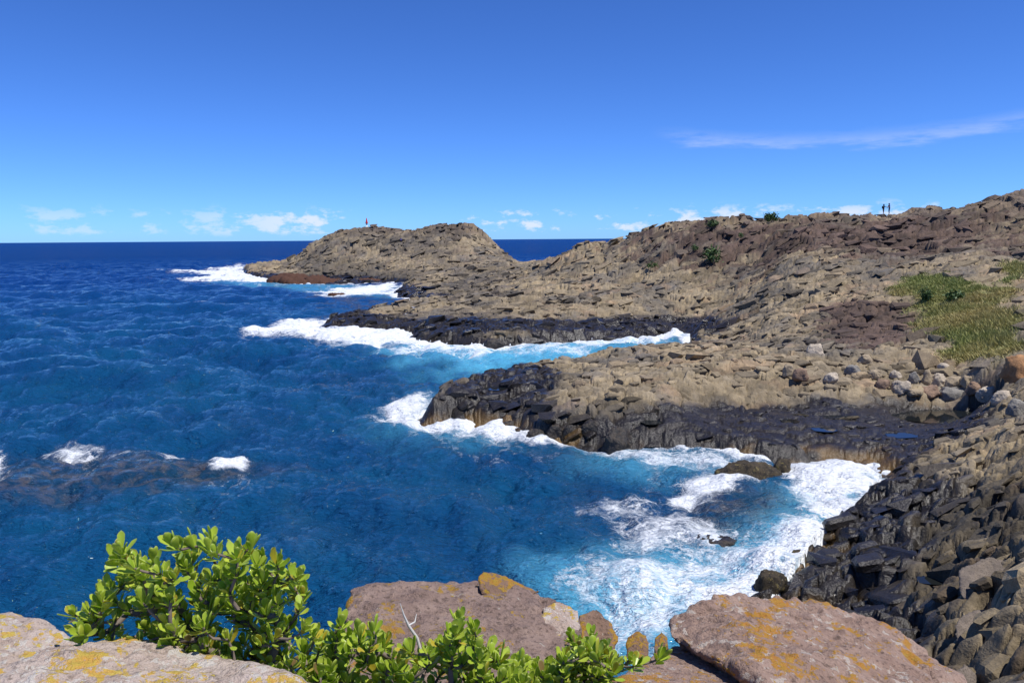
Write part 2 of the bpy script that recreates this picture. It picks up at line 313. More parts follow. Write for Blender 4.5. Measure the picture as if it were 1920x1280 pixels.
# ------------------------------------------------------------------ materials
def mat(name):
    m = bpy.data.materials.new(name); m.use_nodes = True
    nt = m.node_tree; return m, nt, nt.nodes['Principled BSDF']
class NT:
    def __init__(s, nt): s.nt = nt
    def n(s, t, **k):
        o = s.nt.nodes.new('ShaderNode'+t)
        for a, b in k.items(): setattr(o, a, b)
        return o
    def set(s, node, **k):
        for a, b in k.items():
            i = node.inputs[a.replace('_', ' ')] if not a.startswith('i') or not a[1:].isdigit() else node.inputs[int(a[1:])]
            if hasattr(b, 'is_linked') or b.__class__.__name__.startswith('NodeSocket'): s.nt.links.new(b, i)
            else: i.default_value = b
        return node
    def noise(s, vec, scale, det=4, rough=.55, dist=0):
        t = s.n('TexNoise'); s.set(t, Vector=vec, Scale=scale, Detail=det, Roughness=rough, Distortion=dist); return t.outputs[0]
    def math(s, op, a, b=0.0):
        t = s.n('Math', operation=op); s.set(t, i0=a, i1=b); return t.outputs[0]
    def ramp(s, v, a, b, lo=0.0, hi=1.0):
        t = s.n('MapRange', interpolation_type='SMOOTHSTEP'); s.set(t, i0=v, i1=a, i2=b, i3=lo, i4=hi); return t.outputs[0]
    def mix(s, f, a, b, mode='MIX'):
        t = s.n('MixRGB', blend_type=mode); s.set(t, i0=f, i1=a, i2=b); return t.outputs[0]
def rock_material(name, source):
    """fractured basalt: colour from the mesh (terrain) or the object (loose pieces), fine grain and pits in the bump"""
    m, nt, b = mat(name); q = NT(nt)
    geo = q.n('NewGeometry'); pos = geo.outputs['Position']
    if source == 'mesh':
        at = q.n('Attribute', attribute_name='Col'); col = at.outputs['Color']
        wet = q.n('Attribute', attribute_name='wet').outputs['Fac']
    else:
        oi = q.n('ObjectInfo'); col = oi.outputs['Color']; wet = q.math('SUBTRACT', 1.0, oi.outputs['Alpha'])
    g1 = q.noise(pos, 2.2, 4, .65); g2 = q.noise(pos, 11.0, 4, .7)
    v = q.math('ADD', q.math('MULTIPLY', q.math('SUBTRACT', g1, .5), 1.3), q.math('MULTIPLY', q.math('SUBTRACT', g2, .5), 0.9))
    k = q.math('ADD', 1.0, v)
    cb = q.n('CombineXYZ'); q.set(cb, i0=k, i1=k, i2=k)
    c2 = q.mix(1.0, col, cb.outputs[0], 'MULTIPLY')
    q.set(b, Base_Color=c2, Roughness=q.ramp(wet, 0.2, 0.9, .92, .24))
    b.inputs['Specular IOR Level'].default_value = 0.4
    hgt = q.math('ADD', q.math('MULTIPLY', g1, .8), q.math('MULTIPLY', g2, .35))
    bp = q.n('Bump'); q.set(bp, Strength=0.75, Distance=0.16, Height=hgt)
    nt.links.new(bp.outputs[0], b.inputs['Normal'])
    return m
M_rock = rock_material('basalt_rock', 'mesh'); M_piece = rock_material('basalt_piece', 'object')

def new_mesh(name, V, Fc, material, smooth=True, cols=None, extra=None):
    V = np.asarray(V, np.float32); Fc = np.asarray(Fc, np.int32); k = Fc.shape[1]
    me = bpy.data.meshes.new(name); me.vertices.add(len(V)); me.vertices.foreach_set('co', V.ravel())
    me.loops.add(Fc.size); me.loops.foreach_set('vertex_index', Fc.ravel())
    me.polygons.add(len(Fc)); me.polygons.foreach_set('loop_start', np.arange(0, Fc.size, k, dtype=np.int32))
    me.polygons.foreach_set('use_smooth', np.full(len(Fc), smooth))
    me.update(calc_edges=True); me.validate()
    if cols is not None:
        a = me.attributes.new('Col', 'FLOAT_COLOR', 'POINT'); a.data.foreach_set('color', np.c_[cols, np.ones(len(V))].astype(np.float32).ravel())
    for nme, val in (extra or {}).items():
        a = me.attributes.new(nme, 'FLOAT', 'POINT'); a.data.foreach_set('value', np.asarray(val, np.float32))
    if material: me.materials.append(material)
    return me
def obj(name, me, parent=None, label=None, cat=None, group=None, kind=None, loc=None, link=True):
    o = bpy.data.objects.new(name, me); C.objects.link(o)
    if parent is not None: o.parent = parent
    if loc is not None: o.location = loc
    for k, v in (('label', label), ('category', cat), ('group', group), ('kind', kind)):
        if v: o[k] = v
    return o
def sub_mesh(V, Q, keep):
    Q = Q[keep]; used = np.unique(Q); remap = np.full(len(V), -1); remap[used] = np.arange(len(used)); return used, remap[Q]

# ------------------------------------------------------------------ land
rr = [1.0]
while rr[-1] < 318: rr.append(rr[-1]*(1.06 if rr[-1] < 9 else 1.0038))
rr = np.array(rr); aa = np.linspace(R(-39), R(39), 1500)
RR, AAg = np.meshgrid(rr, aa, indexing='ij'); X = (RR*np.sin(AAg)).ravel(); Yv = (RR*np.cos(AAg)).ravel()
H0 = bil(GH, X, Yv).reshape(RR.shape)
need = H0 > -1.6
nd = need[:-1, :-1] | need[1:, :-1] | need[:-1, 1:] | need[1:, 1:]
# leave out what lies far behind the crest lines and outside the picture by more than a few steps
idx = np.arange(RR.size).reshape(RR.shape)
Q = np.stack([idx[:-1, :-1], idx[:-1, 1:], idx[1:, 1:], idx[1:, :-1]], -1)[nd]
used = np.unique(Q); rm = np.full(RR.size, -1); rm[used] = np.arange(len(used)); Q = rm[Q]
X = X[used]; Yv = Yv[used]
Z, COL, WET, GZ = surface(X, Yv)
TV = np.c_[X, Yv, Z]
fc = TV[Q].mean(1); fr = np.hypot(fc[:, 0], fc[:, 1]); uu = 960+F*fc[:, 0]/np.maximum(fc[:, 1], .1)
point_poly = np.array([tuple(p) for p in land[29:62]] + [tuple(p2g(1668, 884)[:2]), tuple(p2g(1690, 760)[:2]), tuple(p2g(1560, 690)[:2]), tuple(p2g(1440, 640)[:2])])
reg = np.full(len(Q), 1)
reg[(fr > 150) & (uu < 1000)] = 3
reg[(fr <= 78) & (uu < 1700) & (fc[:, 1] > 33)] = 2
reg[(fr < 47) & (uu >= 1700)] = 4; reg[(fr <= 34.5)] = 4
reg[fr < 10] = 5
names = {1: ('rocky_ridge', 'long tan and brown rock ridge rising right to the skyline behind both coves', 'ridge'),
         2: ('rocky_point', 'low point of blocky tan rock with a wet black seaward tip in the middle', 'rock point'),
         3: ('far_headland', 'domed rock headland farthest out on the horizon', 'headland'),
         4: ('shore_platform', 'dark wet rock shelf along the right side of the near cove', 'rock shelf'),
         5: ('cliff_top', 'cliff edge ground under the foreground boulders', 'cliff')}
LAND = {}
for k, (nme, lab, ct) in names.items():
    us, q = sub_mesh(TV, Q, reg == k)
    if len(q) == 0: continue
    LAND[k] = obj(nme, new_mesh(nme, TV[us], q, M_rock, True, COL[us], {'wet': WET[us]}), None, lab, ct, None, 'structure')
print('land quads', len(Q), {k: int((reg == k).sum()) for k in names})

# ------------------------------------------------------------------ sea
def ocean_tile(n, size, wind, wdir, seed, cut):
    g = np.random.default_rng(seed); k = np.fft.fftfreq(n, size/n)*2*np.pi
    KX, KY = np.meshgrid(k, k, indexing='ij'); K = np.hypot(KX, KY); K[0, 0] = 1
    Lw = wind**2/9.81; cosf = (KX*math.cos(wdir)+KY*math.sin(wdir))/K
    P = np.exp(-1/(K*Lw)**2)/K**4*(0.25+cosf**2)*np.exp(-(K*cut)**2); P[0, 0] = 0
    h = np.fft.ifft2(np.sqrt(P)*(g.normal(size=(n, n))+1j*g.normal(size=(n, n))))
    hk = np.fft.fft2(h.real); dx = np.fft.ifft2(-1j*KX/K*hk).real; dy = np.fft.ifft2(-1j*KY/K*hk).real
    s = h.real.std(); return h.real/s, dx/s, dy/s
T1 = ocean_tile(512, 118.0, 5.2, R(60), 3, .12); T2 = ocean_tile(512, 37.0, 3.0, R(35), 4, .04)
def tile(T, x, y, size, ang):
    c, s = math.cos(ang), math.sin(ang); u = ((x*c+y*s)/size) % 1*512; v = ((-x*s+y*c)/size) % 1*512
    i = u.astype(int); j = v.astype(int); fu = u-i; fv = v-j
    return [(t[i % 512, j % 512]*(1-fu)+t[(i+1) % 512, j % 512]*fu)*(1-fv)+(t[i % 512, (j+1) % 512]*(1-fu)+t[(i+1) % 512, (j+1) % 512]*fu)*fv for t in T]
rs = [6.5]
while rs[-1] < 700: rs.append(rs[-1]*1.0068)
while rs[-1] < 60000: rs.append(rs[-1]*1.12)
rs = np.array(rs); as_ = np.concatenate([np.linspace(-math.pi, R(-40), 40)[:-1], np.linspace(R(-40), R(40), 780), np.linspace(R(40), math.pi, 40)[1:]])
RR, AG = np.meshgrid(rs, as_, indexing='ij'); X = (RR*np.sin(AG)).ravel(); Yv = (RR*np.cos(AG)).ravel()
hb = np.where(np.hypot(X, Yv) < 325, bil(GH, X, Yv), -3.0); hb = np.where(np.abs(AG.ravel()) > R(60), -3.0, hb)
keepv = (hb < 1.2).reshape(RR.shape); idx = np.arange(RR.size).reshape(RR.shape)
nd = keepv[:-1, :-1] & keepv[1:, :-1] & keepv[:-1, 1:] & keepv[1:, 1:]
Q = np.stack([idx[:-1, :-1], idx[:-1, 1:], idx[1:, 1:], idx[1:, :-1]], -1)[nd]
used = np.unique(Q); rm = np.full(RR.size, -1); rm[used] = np.arange(len(used)); Q = rm[Q]
X = X[used]; Yv = Yv[used]; hb = hb[used]; dist = np.hypot(X, Yv)
sdl = np.where((dist < 325) & (np.abs(np.arctan2(X, Yv)) < R(60)), bil(GS, X, Yv), -50)
w1 = tile(T1, X, Yv, 118.0, 0.3); w2 = tile(T2, X, Yv, 37.0, -0.4)
fade = 1-sstep(250, 700, dist); f2 = 1-sstep(60, 160, dist); shel = 0.45+0.55*sstep(0, 25, -sdl)
swell = 0.28*np.sin((X*0.35+Yv*0.94)/9.5*2*np.pi/2.2 + 2*fbm(X*.02, Yv*.02, 2, 1))
zw = fade*shel*(0.33*w1[0] + 0.35*swell) + f2*0.13*w2[0]
dX = fade*shel*0.20*w1[1] + f2*0.09*w2[1]; dY = fade*shel*0.20*w1[2] + f2*0.09*w2[2]
crest = (0.24*w1[0]+0.055*w2[0])/0.25
def SP(*uv): return np.array(S(*uv))
def cover(P, x, y, f, nz): return sstep(-f, f, poly_sd(P, x, y) + nz)
big_n = fbm(X*.35, Yv*.35, 4, 2); sm_n = fbm(X*1.3, Yv*1.3, 4, 3)
foam = np.zeros_like(X); shal = np.zeros_like(X); reef = np.zeros_like(X)
FOAM = [  # density, softness (m), pixel outline on the water
    (.85, 3.2, ((455, 621), (540, 600), (606, 604), (640, 614), (700, 612), (780, 620), (830, 640), (930, 650), (1010, 646), (1015, 657), (900, 666), (800, 662), (700, 648), (620, 640), (560, 631))),
    (.62, 4, ((440, 630), (600, 640), (800, 668), (1000, 668), (1250, 645), (1290, 622), (1000, 640), (700, 600), (560, 596))),
    (1.0, 1.2, ((1190, 640), (1240, 628), (1284, 620), (1278, 636), (1230, 645))),
    (.62, 2.5, ((1000, 640), (1285, 622), (1260, 645), (1100, 655), (1000, 660))),
    (.85, 7, ((300, 507), (380, 508), (425, 500), (452, 495), (475, 514), (520, 521), (600, 532), (690, 535), (520, 534), (400, 527), (325, 523), (400, 516))),
    (.75, 4, ((585, 546), (640, 540), (745, 530), (745, 556), (600, 553))),
    (.86, 1.6, ((690, 786), (735, 750), (800, 742), (795, 785), (850, 774), (960, 785), (985, 798), (1005, 815), (980, 824), (900, 814), (800, 806), (720, 800))),
    (.54, 1.6, ((1000, 818), (1100, 823), (1250, 835), (1340, 842), (1480, 858), (1420, 885), (1250, 868), (1130, 848))),
    (.85, 1.3, ((1235, 932), (1300, 905), (1370, 893), (1430, 905), (1345, 932), (1312, 955), (1265, 952))),
    (.92, 1.5, ((1430, 885), (1500, 862), (1640, 858), (1672, 885), (1660, 910), (1605, 950), (1565, 985), (1505, 1035), (1475, 1010), (1530, 950), (1490, 920))),
    (.58, 1.6, ((1000, 1060), (1100, 1035), (1250, 1040), (1400, 1015), (1500, 1020), (1480, 1080), (1420, 1130), (1330, 1165), (1230, 1215), (1130, 1200), (1080, 1130), (1010, 1095))),
    (.85, 1.0, ((1370, 1075), (1505, 1025), (1485, 1070), (1430, 1125), (1340, 1150), (1290, 1115))),
    (.56, 1.8, ((1150, 940), (1240, 890), (1260, 960), (1400, 1000), (1480, 1000), (1300, 1060), (1130, 1030))),
    (1.0, .6, ((0, 828), (16, 835), (26, 868), (0, 888), (-60, 880), (-60, 830))),
    (.62, .8, ((72, 842), (130, 830), (186, 842), (182, 864), (90, 856))), (.62, .8, ((255, 857), (330, 847), (388, 855), (300, 866))),
    (.8, .5, ((396, 866), (460, 863), (455, 879), (406, 881))), (.6, .6, ((20, 850), (120, 846), (240, 856), (400, 864), (240, 862), (120, 853))), (.5, .8, ((180, 868), (290, 872), (270, 884), (190, 882)))]
for dn, f, P in FOAM: foam = np.maximum(foam, dn*cover(SP(*P), X, Yv, f, f*0.9*big_n + f*.5*sm_n))
foam = np.maximum(foam, 0.72*sstep(.45 + 0.009*np.minimum(dist, 200), 0.0, -sdl + 0.8*big_n)*(sdl > -8))
foam = np.maximum(foam, 0.4*sstep(2.7, 3.4, crest + 0.7*sm_n)*(dist < 300)*shel)
TURQ = [(1.0, 5, ((700, 640), (800, 640), (1000, 640), (1285, 622), (1250, 650), (1120, 668), (1000, 688), (900, 702), (800, 680))),
        (.95, 2.2, ((1480, 925), (1660, 880), (1570, 985), (1490, 1070), (1420, 1145), (1250, 1215), (1120, 1210), (1020, 1120), (1000, 1060), (1150, 1045), (1350, 1035), (1460, 985))),
        (.45, 2, ((1080, 830), (1300, 846), (1420, 870), (1250, 905), (1080, 885))), (.5, 4, ((400, 515), (560, 533), (740, 535), (740, 560), (560, 545), (400, 530))), (.35, 2.5, ((680, 800), (800, 740), (1000, 815), (850, 840)))]
for dn, f, P in TURQ: shal = np.maximum(shal, dn*cover(SP(*P), X, Yv, f, f*.7*big_n))
for P in (((-60, 846), (60, 846), (180, 852), (300, 858), (430, 868), (540, 888), (480, 908), (300, 920), (-60, 938)), ((1280, 940), (1350, 920), (1460, 925), (1480, 960), (1400, 1000), (1300, 985))):
    reef = np.maximum(reef, cover(SP(*P), X, Yv, 1.6, 1.5*big_n))
zw = np.where(sdl > .4, -0.4, zw)
zw += (sdl <= .4)*0.13*sstep(.5, 1.0, foam)*(0.6+0.9*sm_n+.6*big_n)*np.clip(dist/45, .7, 3)*(dist < 320)
# the water surface stays clear of the ground above the tide line
V = np.c_[X+dX*(hb < -.3), Yv+dY*(hb < -.3), zw]
m, nt_, b = mat('sea_water'); q = NT(nt_)
pos = q.n('NewGeometry').outputs['Position']
fo = q.n('Attribute', attribute_name='foam').outputs['Fac']; sh = q.n('Attribute', attribute_name='shallow').outputs['Fac']; rf = q.n('Attribute', attribute_name='reef').outputs['Fac']
dl = q.n('VectorMath', operation='LENGTH'); q.set(dl, i0=pos); dl = dl.outputs['Value']
deep = q.mix(q.ramp(dl, 25, 260), q.mix(q.ramp(q.noise(pos, .12, 3), .35, .65), (.0038, .050, .14, 1), (.0048, .068, .16, 1)), (.0035, .040, .185, 1))
c = q.mix(sh, deep, (.10, .42, .62, 1))
rn = q.noise(pos, 1.1, 5, .65, .5)
reefc = q.mix(q.ramp(rn, .42, .62), (.012, .03, .04, 1), (.14, .10, .045, 1))
c = q.mix(q.math('MULTIPLY', rf, .55), c, reefc)
wv = q.n('VectorMath', operation='MULTIPLY'); q.set(wv, i0=pos, i1=(1.0, 1.0, 0.2))
wn = q.n('TexNoise'); q.set(wn, Vector=wv.outputs[0], Scale=.8, Detail=5.0, Roughness=.62)
wa = q.n('VectorMath', operation='ADD'); sc = q.n('VectorMath', operation='SCALE'); q.set(sc, i0=wn.outputs['Color']); sc.inputs['Scale'].default_value = 2.4
q.set(wa, i0=wv.outputs[0], i1=sc.outputs[0])
def lace(s, w):
    vo = q.n('TexVoronoi', feature='DISTANCE_TO_EDGE'); q.set(vo, Vector=wa.outputs[0], Scale=s); return vo.outputs[0]
l1 = lace(.9, 0); l2 = lace(3.1, 0)
web = q.math('MINIMUM', q.math('MULTIPLY', lace(.3, 0), .9), q.math('MINIMUM', q.math('MULTIPLY', l1, 1.7), q.math('MULTIPLY', l2, 3.2)))      # 0 on the strands
fn = q.noise(wa.outputs[0], 3.0, 6, .7)
lev = q.math('ADD', q.math('MULTIPLY', web, 1.35), q.math('MULTIPLY', fn, .92))
fm = q.ramp(q.math('SUBTRACT', q.math('MULTIPLY', fo, 1.15), lev), -.24, .32)
c = q.mix(fm, c, (.82, .85, .87, 1))
q.set(b, Base_Color=c, Roughness=q.ramp(fm, 0, 1, .06, .7)); b.inputs['IOR'].default_value = 1.333
dcam = q.n('VectorMath', operation='LENGTH'); q.set(dcam, i0=pos)
d0 = dcam.outputs['Value']
q.set(b, **{'Specular IOR Level': q.math('MULTIPLY', q.ramp(fm, 0, 1, 1, .25), q.ramp(d0, 60, 900, .42, .05))})
mp = q.n('Mapping'); mp.inputs['Rotation'].default_value = (0, 0, R(25)); mp.inputs['Scale'].default_value = (1, 2.3, 1); nt_.links.new(pos, mp.inputs[0])
def ridge(sc_, det):      # sharp-crested wavelets
    return q.math('SUBTRACT', 1.0, q.math('ABSOLUTE', q.math('SUBTRACT', q.math('MULTIPLY', q.noise(mp.outputs[0], sc_, det, .6, .3), 2.0), 1.0)))
r1 = ridge(2.6, 3); r2 = ridge(.7, 3); r3 = q.noise(mp.outputs[0], .11, 4, .6)
hh = q.math('ADD', q.math('MULTIPLY', r1, q.ramp(d0, 20, 140, .17, .07)), q.math('ADD', q.math('MULTIPLY', r2, q.ramp(d0, 30, 280, .32, .6)), q.math('MULTIPLY', r3, q.ramp(d0, 200, 700, 0.0, 2.2))))
hh = q.math('ADD', hh, q.math('MULTIPLY', fm, q.math('MULTIPLY', fn, .07)))
bp = q.n('Bump'); q.set(bp, Strength=1.0, Distance=1.0, Height=hh); nt_.links.new(bp.outputs[0], b.inputs['Normal'])
# beyond a few hundred metres a pixel holds many wave faces turned to the viewer: body colour wins over mirror sky
df = q.n('BsdfDiffuse'); q.set(df, Color=c, Normal=bp.outputs[0]); mx = q.n('MixShader'); q.set(mx, i0=q.ramp(d0, 30, 600, .10, .93)); nt_.links.new(b.outputs[0], mx.inputs[1]); nt_.links.new(df.outputs[0], mx.inputs[2]); nt_.links.new(mx.outputs[0], nt_.nodes['Material Output'].inputs[0])
M_sea = m
obj('sea', new_mesh('sea', V, Q, M_sea, True, None, {'foam': foam, 'shallow': shal, 'reef': reef}), None, 'deep blue choppy sea with white surf along the rocks', 'sea', None, 'structure')
print('sea quads', len(Q))

# ------------------------------------------------------------------ rock blocks standing out of the bedrock
run = np.maximum.accumulate((np.maximum(GH, 0)-CAMZ)/GR, axis=0)
def visible(x, y, z, tol=0.012):
    return (z-CAMZ)/np.hypot(x, y) > bil(run, x, y) - tol
def block_mesh(seed):
    g = random.Random(seed); bm = bmesh.new(); bmesh.ops.create_cube(bm, size=2)
    for v in bm.verts:
        k = Vector((g.uniform(.55, 1.1), g.uniform(.55, 1.1), g.uniform(.6, 1.1)))
        v.co = Vector((v.co.x*k.x + .25*v.co.z*g.uniform(-1, 1), v.co.y*k.y*.78 + .2*v.co.x*g.uniform(-1, 1), v.co.z*k.z*.52))
    bmesh.ops.bevel(bm, geom=bm.edges[:], offset=g.uniform(.16, .3), segments=1, profile=.6, affect='EDGES', clamp_overlap=True)
    bmesh.ops.triangulate(bm, faces=bm.faces[:])
    for v in bm.verts: v.co += Vector((g.uniform(-1, 1), g.uniform(-1, 1), g.uniform(-1, 1)))*.035
    me = bpy.data.meshes.new('rock_block'); bm.to_mesh(me); bm.free(); me.materials.append(M_piece)
    return me
def chip_mesh(seed):
    g = random.Random(seed); bm = bmesh.new()
    for i in range(11):
        p = Vector((g.uniform(-1, 1), g.uniform(-1, 1), g.uniform(-1, 1))); p /= max(abs(p.x), abs(p.y), abs(p.z))**.8
        bm.verts.new((p.x, p.y*.78, p.z*.5))
    r = bmesh.ops.convex_hull(bm, input=bm.verts[:]); bmesh.ops.delete(bm, geom=list({e for e in r['geom_interior']+r['geom_unused'] if isinstance(e, bmesh.types.BMVert)}), context='VERTS')
    bmesh.ops.triangulate(bm, faces=bm.faces[:]); me = bpy.data.meshes.new('rock_block'); bm.to_mesh(me); bm.free(); me.materials.append(M_piece); return me
BM = [block_mesh(i) for i in range(8)] + [chip_mesh(i) for i in range(14)]
BV = []
for me in BM:
    v = np.empty(len(me.vertices)*3); me.vertices.foreach_get('co', v); f = np.empty(len(me.polygons)*3, np.int32); me.polygons.foreach_get('vertices', f)
    BV.append((v.reshape(-1, 3), f.reshape(-1, 3)))
def scatter(k, cell, rmin, rmax, umin, umax, keep, lift):
    g = np.random.default_rng(100+k); A0, A1 = math.atan((umin-960)/F), math.atan((umax-960)/F)
    ext = rmax+5; n = int(2*ext/cell); gx, gy = np.meshgrid(np.arange(-n, n), np.arange(0, n*2)); 
    x = ((gx + .5*(gy % 2) + g.uniform(-.4, .4, gx.shape))*cell*1.25).ravel(); y = ((gy + g.uniform(-.4, .4, gx.shape))*cell*.85).ravel()
    r = np.hypot(x, y); a = np.arctan2(x, y); ok = (r > rmin) & (r < rmax) & (a > A0) & (a < A1)
    x, y = x[ok], y[ok]; h0 = bil(GH, x, y); sdv = bil(GS, x, y); ok = (h0 > 0.05) & (sdv > 0.15) & (g.random(len(x)) < keep)
    x, y = x[ok], y[ok]
    reg_ok = np.ones(len(x), bool); rr_ = np.hypot(x, y); u_ = 960+F*x/y
    rg = np.full(len(x), 1); rg[(rr_ > 150) & (u_ < 1000)] = 3; rg[(rr_ <= 78) & (u_ < 1700) & (y > 33)] = 2; rg[(rr_ < 47) & (u_ >= 1700)] = 4; rg[rr_ <= 34.5] = 4
    x, y = x[rg == k], y[rg == k]
    h, col, wet, gz = surface(x, y)
    ok = (gz < .25) & visible(x, y, h+.3) & (h > 0.02)
    for px, py, pz, pa, pb in pools: ok &= np.hypot((x-px)/(pa*1.5), (y-py)/(pb*1.5)) > 1
    fl = zone_sd(wet_shelf, x, y) > .5; ok &= ~(fl & (g.random(len(x)) < .55))
    x, y, h, col, wet = x[ok], y[ok], h[ok], col[ok], wet[ok]; n = len(x)
    size = cell*0.5*np.exp(g.normal(-.08, .52, n))*(1+.6*(g.random(n) < .03))
    size = np.minimum(size, cell*.95); size = np.where(zone_sd(wet_shelf, x, y) > 0, size*.75, size)
    e = .4; nx = -(bil(GH, x+e, y)-bil(GH, x-e, y))/(2*e); ny = -(bil(GH, x, y+e)-bil(GH, x, y-e))/(2*e); nx = np.clip(nx, -.6, .6); ny = np.clip(ny, -.6, .6)
    order = np.argsort(-size/np.hypot(x, y)); par = LAND[k]
    Vs, Fs, Cs, Ws, off = [], [], [], [], 0
    for rank, i in enumerate(order):
        up_ = Vector((nx[i]*.8 - .06 + g.normal(0, .085), ny[i]*.8 + g.normal(0, .085), 1)).normalized()
        yaw = g.normal(.12, .28) + (math.pi/2 if g.random() < .15 else 0) + (math.pi if g.random() < .5 else 0)
        q4 = Vector((0, 0, 1)).rotation_difference(up_) @ Matrix.Rotation(yaw, 3, 'Z').to_quaternion()
        sc = Vector((size[i]*g.uniform(.9, 1.6), size[i]*g.uniform(.8, 1.2), size[i]*g.uniform(.6, 1.1)))
        loc = Vector((x[i], y[i], h[i] + lift*size[i]*g.uniform(-.42, .14) - .05*size[i]))
        c = col[i]*(g.uniform(.88, 1.18) if g.random() < .8 else g.uniform(.55, .85)); b_ = int(g.integers(8)) if (k in (2, 4) and g.random() < .45) else 8+int(g.integers(14))
        if rank < 300:
            o = obj('rock_block', BM[b_], par); o.location = loc; o.rotation_mode = 'QUATERNION'; o.rotation_quaternion = q4; o.scale = sc
            o.color = (c[0], c[1], c[2], 1-wet[i])
        else:
            v, f = BV[b_]; Mx = np.array(q4.to_matrix()) @ np.diag(sc)
            Vs.append(v @ Mx.T + np.array(loc)); Fs.append(f+off); off += len(v); Cs.append(np.repeat(c[None], len(v), 0)); Ws.append(np.full(len(v), wet[i]))
    if Vs:
        o = obj('rock_blocks', new_mesh('rock_blocks', np.vstack(Vs), np.vstack(Fs), M_rock, False, np.vstack(Cs), {'wet': np.concatenate(Ws)}), par, None, None, None, 'stuff')
    print('blocks', k, n)
scatter(2, .66, 33, 80, 700, 1720, .7, 1.0)
scatter(1, 1.0, 46, 190, 560, 1990, .68, 1.0)
scatter(3, 1.5, 148, 262, 430, 1010, .68, 1.0)
scatter(4, 0.52, 9, 47, 1330, 1990, .7, .8)

# ------------------------------------------------------------------ tide pools
m, nt_, b = mat('pool_water'); b.inputs['Base Color'].default_value = (.012, .014, .014, 1); b.inputs['Roughness'].default_value = .03; b.inputs['IOR'].default_value = 1.333
M_pool = m
for k, (px, py, pz, a, b_) in enumerate(pools):
    n = 28; g = random.Random(k); ph = [g.uniform(0, 6.28) for _ in range(3)]
    vs = [(0, 0, 0)] + [(a*1.15*math.cos(t)*(1+.15*math.sin(3*t+ph[0])), b_*1.15*math.sin(t)*(1+.15*math.sin(2*t+ph[1])), 0) for t in (2*math.pi*i/n for i in range(n))]
    labs = ['bright blue tide pool on the black tip of the middle rock point', 'small tide pool near the seaward edge of the wet shelf', 'long thin tide pool below the tan blocks on the wet shelf', 'round tide pool in the middle of the black wet shelf', 'smaller tide pool left of the round one on the wet shelf', 'narrow tide pool close under the tan blocks', 'large shallow brown pool at the inner end of the wet shelf', 'tide pool between the brown pool and the cove corner', 'small puddle on the near black rocks above the surf', 'small puddle on the tan rocks at far right', 'puddle in the black rocks just beyond the right foreground boulder']
    obj('tide_pool', new_mesh('tide_pool', vs, [(0, i+1, (i+1) % n+1) for i in range(n)], M_pool, False), None, labs[k], 'pool', 'tide pools', 'structure', (px, py, pz))

# ------------------------------------------------------------------ boulders
def hash3(x, y, z, ch):
    return TAB[(x*73+z*31) & 255, (y*57+z*113) & 255, ch]
def n3(p, s, ch=0):
    p = p*s; i = np.floor(p).astype(np.int64); f = p-i; f = f*f*(3-2*f); o = 0
    for a in (0, 1):
        for b in (0, 1):
            for c in (0, 1):
                w = (f[:, 0] if a else 1-f[:, 0])*(f[:, 1] if b else 1-f[:, 1])*(f[:, 2] if c else 1-f[:, 2])
                o = o + w*hash3(i[:, 0]+a, i[:, 1]+b, i[:, 2]+c, ch)
    return o*2-1
def rock_mesh(name, pts, voxel, disp, material, seed=0, smooth_it=4):
    """convex hull of the given points, remeshed fine, worn round and pitted"""
    bm = bmesh.new()
    for p in pts: bm.verts.new(p)
    r = bmesh.ops.convex_hull(bm, input=bm.verts[:])
    bmesh.ops.delete(bm, geom=list({e for e in r['geom_interior'] + r['geom_unused'] if isinstance(e, bmesh.types.BMVert)}), context='VERTS')
    me = bpy.data.meshes.new(name+'_hull'); bm.to_mesh(me); bm.free()
    o = bpy.data.objects.new('tmp', me); C.objects.link(o)
    md = o.modifiers.new('r', 'REMESH'); md.mode = 'VOXEL'; md.voxel_size = voxel
    md = o.modifiers.new('s', 'SMOOTH'); md.iterations = smooth_it; md.factor = .6
    dg = bpy.context.evaluated_depsgraph_get(); m2 = bpy.data.meshes.new_from_object(o.evaluated_get(dg)); m2.name = name
    bpy.data.objects.remove(o); bpy.data.meshes.remove(me)
    n = len(m2.vertices); v = np.empty(n*3); m2.vertices.foreach_get('co', v); v = v.reshape(-1, 3); nn = np.empty(n*3); m2.vertices.foreach_get('normal', nn); nn = nn.reshape(-1, 3)
    ext = np.ptp(v, axis=0).max(); q = v + seed*3.7
    d = n3(q, 2.2/ext, 0)*1.0 + n3(q, 5/ext, 1)*.5 + n3(q, 12/ext, 2)*.36 + n3(q, 27/ext, 3)*.3 + n3(q, 60/ext, 4)*.2
    crease = -np.exp(-(np.abs(n3(q, 3.3/ext, 2))/.035)**1.0)*.55*(n3(q, 2.0/ext, 4) > 0)
    v = v + nn*(disp*ext*(d+crease))[:, None]
    m2.vertices.foreach_set('co', v.ravel().astype(np.float32)); m2.polygons.foreach_set('use_smooth', np.ones(len(m2.polygons), bool)); m2.materials.clear(); m2.materials.append(material); m2.update()
    return m2
